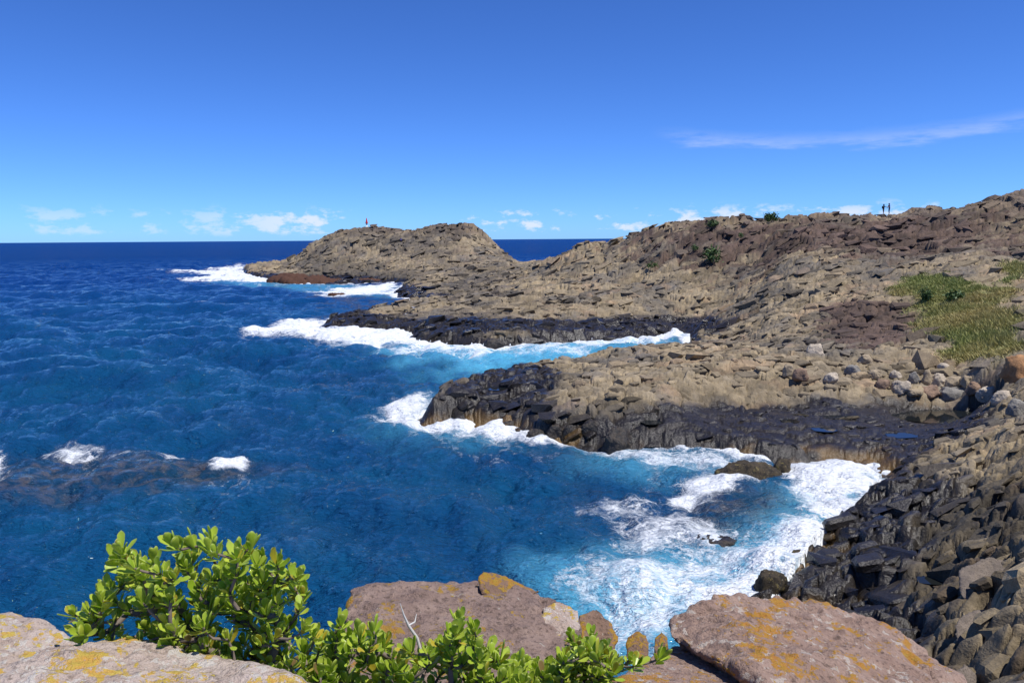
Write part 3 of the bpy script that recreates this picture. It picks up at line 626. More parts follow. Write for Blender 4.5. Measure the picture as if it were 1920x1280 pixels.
def lichen_rock(name, base, base2, orange, white, o_thr, w_thr):
    m, nt, b = mat(name); q = NT(nt); tcn = q.n('TexCoord'); pos = tcn.outputs['Object']
    n1 = q.noise(pos, 6, 5, .65); n2 = q.noise(pos, 38, 5, .7); n3_ = q.noise(pos, 120, 3, .7)
    c = q.mix(q.ramp(n1, .35, .65), base, base2)
    c = q.mix(q.ramp(n2, .48, .66, 0, .75), c, (base[0]*.3, base[1]*.3, base[2]*.3, 1))
    wm = q.math('ADD', q.noise(pos, 15, 4, .6, .4), q.math('MULTIPLY', q.math('SUBTRACT', n2, .5), .55))
    c = q.mix(q.ramp(wm, w_thr, w_thr+.025, 0, .85), c, white)
    om = q.math('ADD', q.math('MULTIPLY', q.noise(pos, 4.5, 3, .5), .7), q.math('ADD', q.math('MULTIPLY', q.noise(pos, 22, 5, .65, .6), .5), q.math('MULTIPLY', q.math('SUBTRACT', n2, .5), .3)))
    oc = q.mix(q.ramp(n2, .35, .65), orange, (orange[0]*.9, orange[1]*1.25, orange[2]*1.3, 1))
    c = q.mix(q.ramp(om, o_thr, o_thr+.025, 0, .92), c, oc)
    q.set(b, Base_Color=c, Roughness=.95); b.inputs['Specular IOR Level'].default_value = .25
    h = q.math('ADD', q.math('MULTIPLY', n1, .5), q.math('ADD', q.math('MULTIPLY', n2, .35), q.math('MULTIPLY', n3_, .14)))
    bp = q.n('Bump'); q.set(bp, Strength=1.0, Distance=.07, Height=h); nt.links.new(bp.outputs[0], b.inputs['Normal'])
    return m
M_brown = lichen_rock('lichen_brown_rock', (.31, .205, .155, 1), (.41, .285, .22, 1), (.46, .19, .025, 1), (.52, .45, .38, 1), .66, .60)
M_brown2 = lichen_rock('purple_brown_rock', (.26, .18, .145, 1), (.35, .25, .20, 1), (.40, .19, .03, 1), (.42, .36, .30, 1), .69, .67)
M_orange = lichen_rock('orange_crust_rock', (.23, .145, .10, 1), (.30, .19, .13, 1), (.43, .20, .025, 1), (.45, .38, .30, 1), .57, .66)
M_pale = lichen_rock('pale_lichen_rock', (.48, .365, .29, 1), (.58, .48, .41, 1), (.62, .33, .05, 1), (.62, .57, .50, 1), .64, .56)
def YP(*a): return [tuple(at_y(u, v, d)) for u, v, d in a]
def boulder(pts, voxel, disp, material, label, seed, group=None, name='boulder'):
    P = np.array(pts); c = P.mean(0); c[2] = P[:, 2].min()
    me = rock_mesh(name, P-c, voxel, disp, material, seed); return obj(name, me, None, label, 'boulder', group, None, tuple(c))
FG = 'boulders along the cliff edge'
boulder(YP((1250, 1190, 3.5), (1262, 1160, 3.7), (1340, 1112, 3.9), (1400, 1118, 4.0), (1520, 1122, 4.1), (1600, 1148, 4.0), (1700, 1200, 3.8), (1800, 1262, 3.5), (1860, 1310, 3.3), (1800, 1420, 2.8), (1500, 1340, 2.7), (1425, 1262, 2.95), (1300, 1222, 3.3), (1330, 1270, 3.6), (1500, 1330, 3.5), (1750, 1420, 3.4), (1450, 1300, 4.2), (1700, 1330, 4.0)),
        .013, .034, M_brown, 'large brown boulder with orange and white lichen at bottom right', 1, FG)
boulder(YP((1130, 1285, 2.9), (1190, 1238, 3.3), (1260, 1205, 3.7), (1420, 1240, 3.6), (1500, 1300, 3.0), (1480, 1420, 2.4), (1150, 1400, 2.4), (1130, 1420, 3.0), (1300, 1420, 3.6), (1480, 1420, 3.4)),
        .02, .015, M_brown, 'low brown slab tucked under the large lichened boulder', 2, FG)
boulder(YP((646, 1140, 3.7), (660, 1104, 3.9), (760, 1096, 4.0), (880, 1090, 4.1), (960, 1092, 4.1), (1030, 1120, 4.0), (1085, 1152, 3.8), (1095, 1190, 3.6), (1090, 1290, 3.0), (900, 1350, 2.8), (660, 1340, 2.9), (640, 1230, 3.3), (700, 1330, 3.9), (1060, 1330, 3.8), (860, 1300, 4.3)),
        .013, .03, M_brown2, 'broad purple-brown boulder behind the leafy shrubs', 3, FG)
boulder(YP((892, 1080, 3.95), (903, 1068, 4.0), (945, 1074, 4.05), (1015, 1108, 4.0), (960, 1135, 3.85), (900, 1112, 3.85), (930, 1130, 4.15)), .012, .03, M_orange, 'orange-crusted knob on top of the broad brown boulder', 4, FG)
boulder(YP((1015, 1135, 3.75), (1050, 1122, 3.8), (1084, 1140, 3.75), (1092, 1175, 3.65), (1050, 1215, 3.5), (1000, 1190, 3.55), (1050, 1200, 3.85)), .012, .03, M_pale, 'whitish lichened lump at the right end of the broad boulder', 5, FG)
boulder(YP((1085, 1150, 3.9), (1118, 1138, 4.0), (1150, 1162, 3.95), (1163, 1200, 3.8), (1140, 1240, 3.6), (1085, 1240, 3.6), (1120, 1240, 4.1)), .012, .03, M_orange, 'small rounded dark boulder with orange edge right of the broad boulder', 6, FG)
boulder(YP((1172, 1195, 4.0), (1195, 1180, 4.05), (1214, 1192, 4.0), (1218, 1235, 3.8), (1172, 1235, 3.8), (1195, 1230, 4.15)), .012, .03, M_orange, 'little brown stone in the gap between the two big boulders', 7, FG)
boulder(YP((1224, 1192, 3.95), (1240, 1180, 4.0), (1254, 1190, 3.95), (1256, 1235, 3.8), (1224, 1235, 3.8), (1240, 1230, 4.1)), .012, .03, M_orange, 'orange stone touching the left end of the large right boulder', 8, FG)
boulder(YP((-60, 1140, 2.9), (0, 1148, 2.9), (30, 1168, 2.9), (60, 1186, 2.85), (130, 1204, 2.8), (190, 1220, 2.7), (190, 1330, 2.4), (-60, 1330, 2.3), (-60, 1330, 3.0), (100, 1330, 3.0)), .012, .03, M_pale, 'pale pinkish boulder at the left edge with an orange side', 9, FG)
boulder(YP((-60, 1275, 2.05), (10, 1252, 2.15), (60, 1226, 2.25), (130, 1214, 2.35), (230, 1203, 2.4), (300, 1208, 2.4), (380, 1232, 2.35), (440, 1262, 2.3), (560, 1280, 2.2), (620, 1310, 2.1), (500, 1420, 1.8), (-60, 1420, 1.7), (300, 1400, 2.5), (0, 1400, 2.3)), .011, .026, M_pale, 'pale grey boulder with yellow-orange lichen at bottom left corner', 10, FG)
# big grey blocks at the right edge, below
M_greyb = lichen_rock('grey_block_rock', (.17, .14, .115, 1), (.24, .195, .155, 1), (.26, .17, .09, 1), (.3, .26, .2, 1), .80, .74)
for pts, lab, sd_ in (
    (((1795, 1065, 17.2), (1850, 1040, 17.6), (1915, 1055, 17.4), (1960, 1100, 17), (1930, 1165, 16), (1850, 1165, 15.8), (1800, 1115, 16.4), (1850, 1170, 17.8), (1950, 1180, 17.8)), 'tall grey block at the right edge above the split boulders', 11),
    (((1788, 1160, 15.2), (1830, 1138, 15.6), (1915, 1160, 15.6), (1970, 1200, 15.2), (1950, 1262, 14.2), (1830, 1250, 14.2), (1790, 1200, 14.6), (1880, 1260, 15.8)), 'grey boulder with a shadowed left side at the lower right edge', 12),
    (((1835, 1255, 13.6), (1870, 1246, 13.8), (1930, 1258, 13.8), (1980, 1300, 13.4), (1940, 1360, 12.6), (1840, 1340, 12.6), (1900, 1350, 14)), 'tan boulder in the bottom right corner', 13),
    (((1785, 1262, 13.2), (1808, 1240, 13.4), (1832, 1262, 13.3), (1836, 1310, 12.8), (1780, 1310, 12.8), (1810, 1300, 13.5)), 'small pale boulder wedged beside the corner boulder', 14)):
    boulder(YP(*pts), .05, .02, M_greyb, lab, sd_, 'blocks at the right edge')
# boulders whose size is given in pixels, sitting on the ground or in the surf
def lump(u, v, wpx, hpx, seed, material, label, group=None, name='boulder', z=None, flat=.8, color=None, cat='boulder', vox=9):
    g = random.Random(seed)
    p = p2g(u, v + hpx*.35) if z is None else at_z(u, v + hpx*.4, z)
    s = np.linalg.norm(p-np.array([0, 0, CAMZ]))/F; w = wpx*s/2; hgt = hpx*s*flat
    pts = []
    for i in range(30):
        t = g.uniform(0, 6.28); zf = g.uniform(-.6, 1)
        k = math.sqrt(max(0, 1-max(0, zf)**2*.8))*g.uniform(.8, 1.05)
        pts.append((w*k*math.cos(t), w*.75*k*math.sin(t), hgt*zf))
    me = rock_mesh(name, np.array(pts), max(2*w/vox/2, hgt/9, .02), .07, material, seed, 1)
    return obj(name, me, None, label, cat, group, None, (p[0], p[1], p[2] if z is None else z))
M_wet, nt_, b = mat('wet_black_rock'); q = NT(nt_); pos = q.n('NewGeometry').outputs['Position']; g1 = q.noise(pos, 5, 5, .7)
q.set(b, Base_Color=q.mix(q.ramp(g1, .4, .65), (.014, .012, .011, 1), (.06, .045, .03, 1)), Roughness=q.ramp(g1, .3, .7, .25, .6)); bp = q.n('Bump'); q.set(bp, Strength=1.0, Distance=.12, Height=g1); nt_.links.new(bp.outputs[0], b.inputs['Normal'])
M_barn = lichen_rock('barnacled_rock', (.03, .026, .022, 1), (.085, .066, .042, 1), (.20, .13, .05, 1), (.3, .27, .2, 1), .70, .68)
M_red = lichen_rock('red_brown_reef', (.075, .036, .025, 1), (.11, .055, .035, 1), (.14, .09, .04, 1), (.1, .07, .05, 1), .8, .9)
for a in ((1003, 809, 42, 20, 21, 'small black boulder in the surf off the middle point'), (1040, 806, 34, 28, 22, 'black boulder just right of the small one in the surf'), (1068, 806, 32, 30, 23, 'rounded black boulder touching the shelf beside the surf'), (955, 792, 36, 14, 24, 'low black rock awash under the tip of the middle point'),
          (1160, 815, 60, 42, 25, 'squat black boulder at the edge of the wet shelf'), (1112, 800, 60, 46, 34, 'black boulder left of the squat one on the shelf edge'),
          (1398, 880, 120, 34, 26, 'barnacled rock islet standing in the near cove'), (1465, 872, 46, 26, 27, 'small rock right of the islet in the white water'), (1497, 1042, 34, 34, 28, 'wet boulder in the surf below the near shelf'), (1445, 1088, 62, 44, 29, 'foam-washed boulder at the foot of the near shelf'), (1345, 1008, 90, 14, 30, 'dark rock just breaking the surface in the near cove'),
          (925, 642, 46, 24, 31, 'black boulder at the foot of the trickling wall'), (800, 628, 40, 22, 32, 'dark rock in the white water left of the trickling wall')):
    lump(*a[:5], M_barn if a[4] in (26, 27, 28, 29) else M_wet, a[5], 'rocks in the surf', 'surf_rock', z=0.0)
for a in ((585, 523, 150, 18, 41, 'long red-brown reef rock before the far headland'), (520, 529, 50, 7, 42, 'low red-brown rock left of the long reef rock'), (632, 549, 36, 8, 43, 'small red-brown rock alone in the far inlet'), (690, 524, 60, 10, 44, 'brown rock between the long reef rock and the inlet')):
    lump(*a[:5], M_red, a[5], 'red-brown rocks off the far headland', 'reef_rock', z=0.0, vox=26, flat=.5)
for a in ((215, 879, 70, 10, 45, 'brown reef rock breaking the surface at left'), (262, 884, 50, 8, 46, 'red-brown reef rock beside the broken water at left'), (325, 872, 46, 12, 47, 'yellow-brown weedy rock in the left reef'), (392, 877, 40, 10, 48, 'weedy rock under the small breaker at left'), (345, 868, 26, 6, 49, 'small weedy rock tip behind the left reef')):
    lump(*a[:5], M_red, a[5], 'rocks of the left reef', 'reef_rock', z=-0.03)
stones = [(1478, 692, 30, 26), (1500, 700, 34, 30), (1528, 655, 40, 30), (1655, 718, 36, 22), (1690, 722, 44, 26), (1712, 706, 24, 24), (1738, 705, 24, 30), (1760, 710, 34, 28), (1790, 716, 40, 26), (1812, 712, 26, 22), (1745, 732, 44, 26), (1785, 735, 60, 26), (1715, 735, 36, 18), (1825, 725, 30, 26),
          (1680, 700, 26, 16), (1640, 700, 30, 18), (1600, 690, 36, 20), (1560, 705, 34, 20), (1850, 735, 40, 30), (1880, 745, 44, 34), (1770, 688, 30, 18), (1905, 760, 40, 36), (1622, 672, 34, 20)]
oth = ['leftmost', 'second', 'third', 'fourth', 'fifth', 'sixth', 'seventh', 'eighth', 'ninth', 'tenth', 'eleventh', 'twelfth', 'thirteenth', 'fourteenth', 'fifteenth', 'sixteenth', 'seventeenth', 'eighteenth', 'nineteenth', 'twentieth', 'twenty-first', 'twenty-second', 'rightmost']
pal = [('tan', (.34, .27, .18)), ('grey', (.22, .205, .18)), ('pale', (.45, .38, .29)), ('brownish', (.24, .16, .11))]
for i, (u, v, w_, h_) in enumerate(sorted(stones)):
    nm_, cc = pal[(i*7+i//3) % 4]
    o = lump(u, v, w_*.85, h_*.75, 60+i, M_piece, f'{nm_} loose stone, {oth[i]} from the left in the rubble below the grass' if 0 < i < 22 else f'{nm_} loose stone, {oth[i]} in the rubble below the grass', 'loose stones below the grass slope', 'loose_stone', cat='stone')
    o.color = (*cc, 1)
o = lump(1905, 688, 52, 44, 90, M_piece, 'orange-brown boulder at the right edge below the grass', None, 'boulder'); o.color = (.36, .19, .085, 1)

# ------------------------------------------------------------------ leaves and shrubs on the cliff edge
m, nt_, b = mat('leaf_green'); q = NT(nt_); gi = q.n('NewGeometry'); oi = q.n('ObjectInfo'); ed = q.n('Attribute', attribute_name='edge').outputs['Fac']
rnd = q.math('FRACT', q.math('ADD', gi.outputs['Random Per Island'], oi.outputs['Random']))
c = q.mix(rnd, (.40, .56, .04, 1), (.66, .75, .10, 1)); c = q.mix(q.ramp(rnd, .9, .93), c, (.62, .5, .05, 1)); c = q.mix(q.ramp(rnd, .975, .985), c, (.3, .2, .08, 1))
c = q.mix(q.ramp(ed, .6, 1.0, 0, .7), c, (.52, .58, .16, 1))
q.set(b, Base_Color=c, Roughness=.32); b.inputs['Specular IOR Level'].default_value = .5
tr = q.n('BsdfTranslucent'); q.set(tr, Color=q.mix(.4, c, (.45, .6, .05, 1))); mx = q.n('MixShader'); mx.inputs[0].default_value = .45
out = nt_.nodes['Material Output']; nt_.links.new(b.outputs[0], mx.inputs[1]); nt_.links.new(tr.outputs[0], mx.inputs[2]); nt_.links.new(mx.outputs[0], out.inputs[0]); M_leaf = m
m, nt_, b = mat('shrub_bark'); q = NT(nt_); nn_ = q.noise(q.n('TexCoord').outputs['Object'], 40, 4); q.set(b, Base_Color=q.mix(nn_, (.10, .075, .055, 1), (.24, .19, .15, 1)), Roughness=.9); M_bark = m
def leaf_mesh(seed):
    g = random.Random(seed); Lf = 1.0; wd = g.uniform(.17, .235); bend = g.uniform(-.12, .22); cup = g.uniform(.2, .5)
    rows = [(0.0, .12), (.25, .5), (.55, .92), (.8, 1.0), (.95, .62)]; vs, ed_ = [], []
    for side in (0, 1):
        for t, k in rows:
            for sx in (-1, -.45, .45, 1) if side == 0 else (-1, -.45, .45, 1):
                x = sx*wd*k; zc = bend*t*t + cup*wd*k*(sx*sx)*.5 - (0.035 if side else 0)*(1 if abs(sx) < 1 else .55)
                vs.append((x, t*Lf*(1 - .04*sx*sx*(t > .9)), zc)); ed_.append(1.0 if abs(sx) == 1 or t > .9 else 0.0)
    vs.append((0, 1.0, bend)); ed_.append(1.0); tip = len(vs)-1
    fs = []
    for side in (0, 1):
        o_ = side*20
        for r in range(4):
            for c_ in range(3):
                a = o_+r*4+c_; qd = (a, a+1, a+5, a+4); fs.append(qd if side == 0 else qd[::-1])
    tri = []
    for f in fs: tri += [(f[0], f[1], f[2]), (f[0], f[2], f[3])]
    for c_ in range(3): tri += [(16+c_, 17+c_, tip), (37+c_, 36+c_, tip)]
    return np.array(vs), np.array(tri), np.array(ed_)
LEAF = [leaf_mesh(i) for i in range(6)]
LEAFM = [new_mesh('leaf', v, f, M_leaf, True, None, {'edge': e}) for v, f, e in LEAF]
def tube(path, radii, n=6):
    V, Fq = [], []
    for i, p in enumerate(path):
        t = (path[min(i+1, len(path)-1)] - path[max(i-1, 0)]).normalized(); a = t.orthogonal().normalized(); b_ = t.cross(a)
        for k in range(n):
            w_ = 2*math.pi*k/n; V.append(p + (a*math.cos(w_)+b_*math.sin(w_))*radii[i])
    for i in range(len(path)-1):
        for k in range(n): Fq.append((i*n+k, i*n+(k+1) % n, (i+1)*n+(k+1) % n, (i+1)*n+k))
    return [tuple(v) for v in V], Fq
def in_poly(P, u, v): return poly_sd(np.array(P, float), np.array([u]), np.array([v]))[0]
def shrub(base_px, outline, tips, n_fill, dr, seed, label, leaf_len=.051):
    g = random.Random(seed); base = Vector(at_y(*base_px)); root = bpy.data.objects.new('shrub', None); C.objects.link(root); root.location = base
    root['label'] = label; root['category'] = 'shrub'; root['group'] = 'leafy shrubs on the cliff edge'
    us = [p[0] for p in outline]; vs_ = [p[1] for p in outline]; ros = [(u, v, g.uniform(*dr)) for u, v in tips]; tries = 0
    while len(ros) < n_fill + len(tips) and tries < 20000:
        tries += 1; u = g.uniform(min(us), max(us)); v = g.uniform(min(vs_), max(vs_))
        if in_poly(outline, u, v) < 18: continue
        d = g.uniform(*dr)
        if min((abs(u-a)+abs(v-b))*.5 + 110*abs(d-c_) for a, b, c_ in ros) < 9.5: continue
        ros.append((u, v, d))
    P = [Vector(at_y(u, v + 22, d)) - base for u, v, d in ros]
    # branches: each shoot joins the nearest one that is closer to the root
    order = sorted(range(len(P)), key=lambda i: P[i].length); nodes = [Vector((0, 0, 0)), ]; par = {}; idx_of = {}
    cnt = [0]*(len(P)+1); nodes_i = [Vector((0, 0, -.05))]; parent = [-1]
    for i in order:
        best = min(range(len(nodes_i)), key=lambda j: (nodes_i[j]-P[i]).length + (.35*nodes_i[j].length if j else .12))
        nodes_i.append(P[i]); parent.append(best); idx_of[i] = len(nodes_i)-1
    load = [1]*len(nodes_i)
    for k in range(len(nodes_i)-1, 0, -1): load[parent[k]] += load[k]
    tw = {'stem': ([], []), 'twigs': ([], [])}
    for k in range(1, len(nodes_i)):
        a, b_ = nodes_i[parent[k]], nodes_i[k]; mid = (a+b_)/2 + Vector((g.uniform(-.02, .02), g.uniform(-.02, .02), -.12*(b_-a).length))
        path = [a.lerp(mid, 0), a.lerp(mid, .5).lerp(mid.lerp(b_, .0), .5), mid.lerp(b_, .45), b_]; ra = min(.0035+.0011*load[k]**.75, .016)
        V, Fq = tube(path, [ra*1.15, ra, ra*.9, ra*.7]); key = 'stem' if load[k] > 5 else 'twigs'
        o_ = len(tw[key][0]); tw[key][0].extend(V); tw[key][1].extend([tuple(i+o_ for i in f) for f in Fq])
    for key, (V, Fq) in tw.items():
        if V: obj(key, new_mesh(key, V, Fq, M_bark), root, None, None, None, 'stuff' if key == 'twigs' else None)
    leaves = []
    for i, p in enumerate(P):
        k = idx_of[i]; dirn = (p - nodes_i[parent[k]]).normalized()*.5 + Vector((g.uniform(-.3, .3), g.uniform(-.45, .1), 1.0)); dirn.normalize()
        n = g.randint(9, 13); ph = g.uniform(0, 6.28); s0 = leaf_len*g.uniform(.85, 1.15)
        qa = Vector((0, 0, 1)).rotation_difference(dirn)
        for j in range(n):
            t = j/(n-1); inc = R(14 + 62*t + g.uniform(-10, 10)); az = ph + j*2.4 + g.uniform(-.25, .25)
            rot = qa @ (Matrix.Rotation(az, 3, 'Z') @ Matrix.Rotation(math.pi/2 - inc, 3, 'X')).to_quaternion()
            rot = rot @ Matrix.Rotation(g.uniform(-.35, .35), 3, 'Y').to_quaternion()
            loc = p - dirn*(.03*t) ; leaves.append((loc, rot, s0*(.7+.4*math.sin(math.pi*min(1, .3+t*.7)))*g.uniform(.65, 1.3), g.randrange(6)))
    # nearest to the lens first: those show largest
    leaves.sort(key=lambda l: (base + l[0]).y)
    Vs, Fs, Es, off = [], [], [], 0
    for j, (loc, rot, sz, b_) in enumerate(leaves):
        if j < 300:
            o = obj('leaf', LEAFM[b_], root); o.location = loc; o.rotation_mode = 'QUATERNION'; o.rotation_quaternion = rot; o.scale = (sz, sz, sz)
        else:
            v, f, e = LEAF[b_]; Vs.append((v*sz) @ np.array(rot.to_matrix()).T + np.array(loc)); Fs.append(f+off); off += len(v); Es.append(e)
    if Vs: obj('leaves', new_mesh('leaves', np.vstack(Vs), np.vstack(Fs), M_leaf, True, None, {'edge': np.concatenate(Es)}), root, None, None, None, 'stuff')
    print('leaves', len(leaves)); return root
shrub((580, 1330, 2.5), [(118, 1130), (150, 1110), (200, 1060), (190, 1010), (240, 995), (300, 1030), (330, 985), (400, 980), (490, 990), (520, 1020), (580, 1040), (590, 1130), (620, 1180), (620, 1290), (420, 1290), (330, 1225), (230, 1215), (130, 1200)],
      [(228, 1010), (290, 1030), (330, 1000), (395, 990), (470, 1002), (520, 1035), (560, 1060), (140, 1130), (150, 1170), (250, 1060), (215, 1080), (440, 1040), (350, 1050)], 205, (2.35, 2.7), 3, 'tall bright green shrub with thick rounded leaves at lower left')
shrub((800, 1380, 2.55), [(600, 1160), (650, 1145), (720, 1160), (800, 1185), (850, 1140), (900, 1150), (930, 1190), (1000, 1220), (1030, 1290), (560, 1290), (580, 1200)],
      [(640, 1150), (700, 1160), (860, 1140), (890, 1160), (770, 1200), (940, 1215), (830, 1200)], 130, (2.4, 2.75), 4, 'low green shrub in front of the broad brown boulder')
shrub((1080, 1380, 2.75), [(985, 1225), (1040, 1200), (1080, 1170), (1120, 1165), (1160, 1200), (1240, 1205), (1230, 1235), (1160, 1260), (1130, 1295), (980, 1295)],
      [(1075, 1180), (1110, 1172), (1130, 1200), (1000, 1225), (1180, 1215), (1235, 1212), (1060, 1215)], 72, (2.6, 2.9), 5, 'smaller green shrub left of the large lichened boulder')
# bare dead twig
pa = [Vector(at_y(u, v, 2.6)) for u, v in ((790, 1225), (782, 1195), (766, 1172), (757, 1152), (750, 1130))]
V, Fq = tube([p-pa[0] for p in pa], [.006, .006, .005, .0035, .001])
V2, F2 = tube([pa[2]-pa[0], Vector(at_y(778, 1165, 2.62))-pa[0], Vector(at_y(781, 1150, 2.64))-pa[0]], [.004, .003, .001])
m, nt_, b = mat('dead_wood'); q = NT(nt_); q.set(b, Base_Color=q.mix(q.noise(q.n('TexCoord').outputs['Object'], 60, 3), (.45, .42, .38, 1), (.62, .6, .56, 1)), Roughness=.8)
o = obj('dead_twig', new_mesh('dead_twig', V+V2, Fq+[tuple(i+len(V) for i in f) for f in F2], m), None, 'bare white dead twig sticking up from the low shrub', 'twig', None, None, pa[0])

# ------------------------------------------------------------------ far bushes and the grass slope
m, nt_, b = mat('bush_leaf'); q = NT(nt_); gi = q.n('NewGeometry'); q.set(b, Base_Color=q.mix(gi.outputs['Random Per Island'], (.025, .06, .012, 1), (.085, .15, .03, 1)), Roughness=.6); M_bush = m
def bush(u, v, wpx, hpx, label, seed, n=500):
    g = np.random.default_rng(seed); p = p2g(u, v + hpx*.45); s = p[1]/F; w_, h_ = wpx*s/2, hpx*s
    root = bpy.data.objects.new('bush', None); C.objects.link(root); root.location = p; root['label'] = label; root['category'] = 'bush'; root['group'] = 'bushes among the rocks'
    cl = g.normal(size=(9, 3)); cl /= np.linalg.norm(cl, axis=1)[:, None]; cl = cl*np.array([w_*.6, w_*.5, h_*.35]) + np.array([0, 0, h_*.5])
    c = cl[g.integers(9, size=n)] + g.normal(size=(n, 3))*np.array([w_*.2, w_*.2, h_*.16]); c[:, 2] = np.maximum(c[:, 2], .05)
    ls = .09*w_+.05; a = g.normal(size=(n, 3)); a /= np.linalg.norm(a, axis=1)[:, None]; b_ = np.cross(a, g.normal(size=(n, 3))); b_ /= np.linalg.norm(b_, axis=1)[:, None]
    V = np.stack([c-a*ls, c+b_*ls*.5, c+a*ls, c-b_*ls*.5], 1).reshape(-1, 3); obj('foliage', new_mesh('foliage', V, np.arange(4*n).reshape(-1, 4), M_bush, False), root)
    V, Fq = tube([Vector((0, 0, -.1)), Vector((.05*w_, 0, h_*.3)), Vector((-.05*w_, .02, h_*.6))], [.06*w_, .045*w_, .02*w_]); obj('stem', new_mesh('stem', V, Fq, M_bark), root)
bush(1447, 409, 30, 16, 'round dark green bush on the ridge skyline', 1, 700)
bush(1338, 480, 46, 26, 'bright green bush below the brown hump', 2); bush(1222, 497, 22, 12, 'small green bush left of the hump on the tan slope', 3, 300); bush(1336, 420, 26, 12, 'green patch near the top of the hump', 4, 300); bush(1303, 464, 18, 11, 'little green bush on the face of the hump', 5, 250); bush(1390, 442, 14, 9, 'tiny green bush right of the hump top', 6, 200)
bush(1736, 553, 28, 28, 'dark green shrub at the top of the grass slope', 7, 500); bush(1790, 556, 44, 16, 'low green shrub right of the dark one on the grass slope', 8, 400)
g = np.random.default_rng(77); bb = grass_zone; x = g.uniform(bb[:, 0].min()-3, bb[:, 0].max()+3, 330000); y = g.uniform(bb[:, 1].min()-3, bb[:, 1].max()+3, 330000)
ok = poly_sd(bb, x, y) > -2.5; x, y = x[ok], y[ok]; h, col, wet, gz = surface(x, y); ok = g.random(len(x)) < gz**1.3*sstep(-.6, .1, fbm(x*.9, y*.9, 3, 4)); x, y, h = x[ok][:60000], y[ok][:60000], h[ok][:60000]; n = len(x)
cl_ = fbm(x*.5, y*.5, 3, 2); hgt = g.uniform(.12, .32, n)*(1+.8*cl_); az = g.uniform(0, 6.28, n); ln = g.normal(0, .12, (n, 2)); wd = .035
V = np.stack([np.c_[x+wd*np.cos(az), y+wd*np.sin(az), h-.03], np.c_[x-wd*np.cos(az), y-wd*np.sin(az), h-.03], np.c_[x+ln[:, 0]-.08, y+ln[:, 1], h+hgt]], 1).reshape(-1, 3)
t = np.clip(.36+.9*fbm(x*.25+9, y*.25, 3, 1)+g.normal(0, .15, n), 0, 1)[:, None]; cg = np.array([[.26, .29, .08]])*(1-t) + np.array([[.42, .34, .13]])*t
m, nt_, b = mat('grass'); q = NT(nt_); q.set(b, Base_Color=q.n('Attribute', attribute_name='Col').outputs['Color'], Roughness=.7)
obj('grass', new_mesh('grass', V, np.arange(3*n).reshape(-1, 3), m, False, np.repeat(cg, 3, 0)), None, 'green and straw-coloured grass on the slope at right', 'grass', None, 'stuff')
print('grass', n)

# ------------------------------------------------------------------ marker, walkers, gulls, trickles
def plain(name, col, rough=.7):
    m, nt, b = mat(name); q = NT(nt); nz = q.noise(q.n('TexCoord').outputs['Object'], 9, 3); q.set(b, Base_Color=q.mix(q.ramp(nz, .3, .7, 0, .25), (*col, 1), (col[0]*.6, col[1]*.6, col[2]*.6, 1)), Roughness=rough); return m
M_w = plain('white_paint', (.8, .8, .78)); M_r = plain('red_paint', (.55, .03, .02)); M_skin = plain('skin', (.45, .27, .19)); M_navy = plain('navy_cloth', (.012, .02, .09)); M_black = plain('black_cloth', (.012, .012, .016)); M_khaki = plain('khaki_cloth', (.2, .15, .11)); M_blue = plain('blue_cloth', (.02, .05, .35)); M_hair = plain('dark_hair', (.012, .01, .009)); M_gw = plain('white_feather', (.8, .8, .8)); M_gg = plain('grey_feather', (.3, .31, .33))
def lathe(prof, n=14):
    V = [(r*math.cos(2*math.pi*k/n), r*math.sin(2*math.pi*k/n), z) for r, z in prof for k in range(n)]
    Fq = [(i*n+k, i*n+(k+1) % n, (i+1)*n+(k+1) % n, (i+1)*n+k) for i in range(len(prof)-1) for k in range(n)]; return V, Fq
ym = np.linspace(225, 262, 150); hm = surface((692-960)/F*ym, ym)[0]; km = int(np.argmax((hm-CAMZ)/ym)); mp_ = ((692-960)/F*ym[km], ym[km]); top = hm[km]
root = bpy.data.objects.new('navigation_marker', None); C.objects.link(root); root.location = (mp_[0], mp_[1], top-.15); root['label'] = 'white post with a tall red cone on the far headland top'; root['category'] = 'marker'
obj('post', new_mesh('post', *lathe([(.001, 0), (.34, 0), (.34, .12), (.2, .14), (.2, 1.25), (.001, 1.25)]), M_w), root)
obj('cone', new_mesh('cone', *lathe([(.001, 1.2), (.42, 1.22), (.40, 1.4), (.24, 2.1), (.1, 2.9), (.001, 3.1)]), M_r), root)
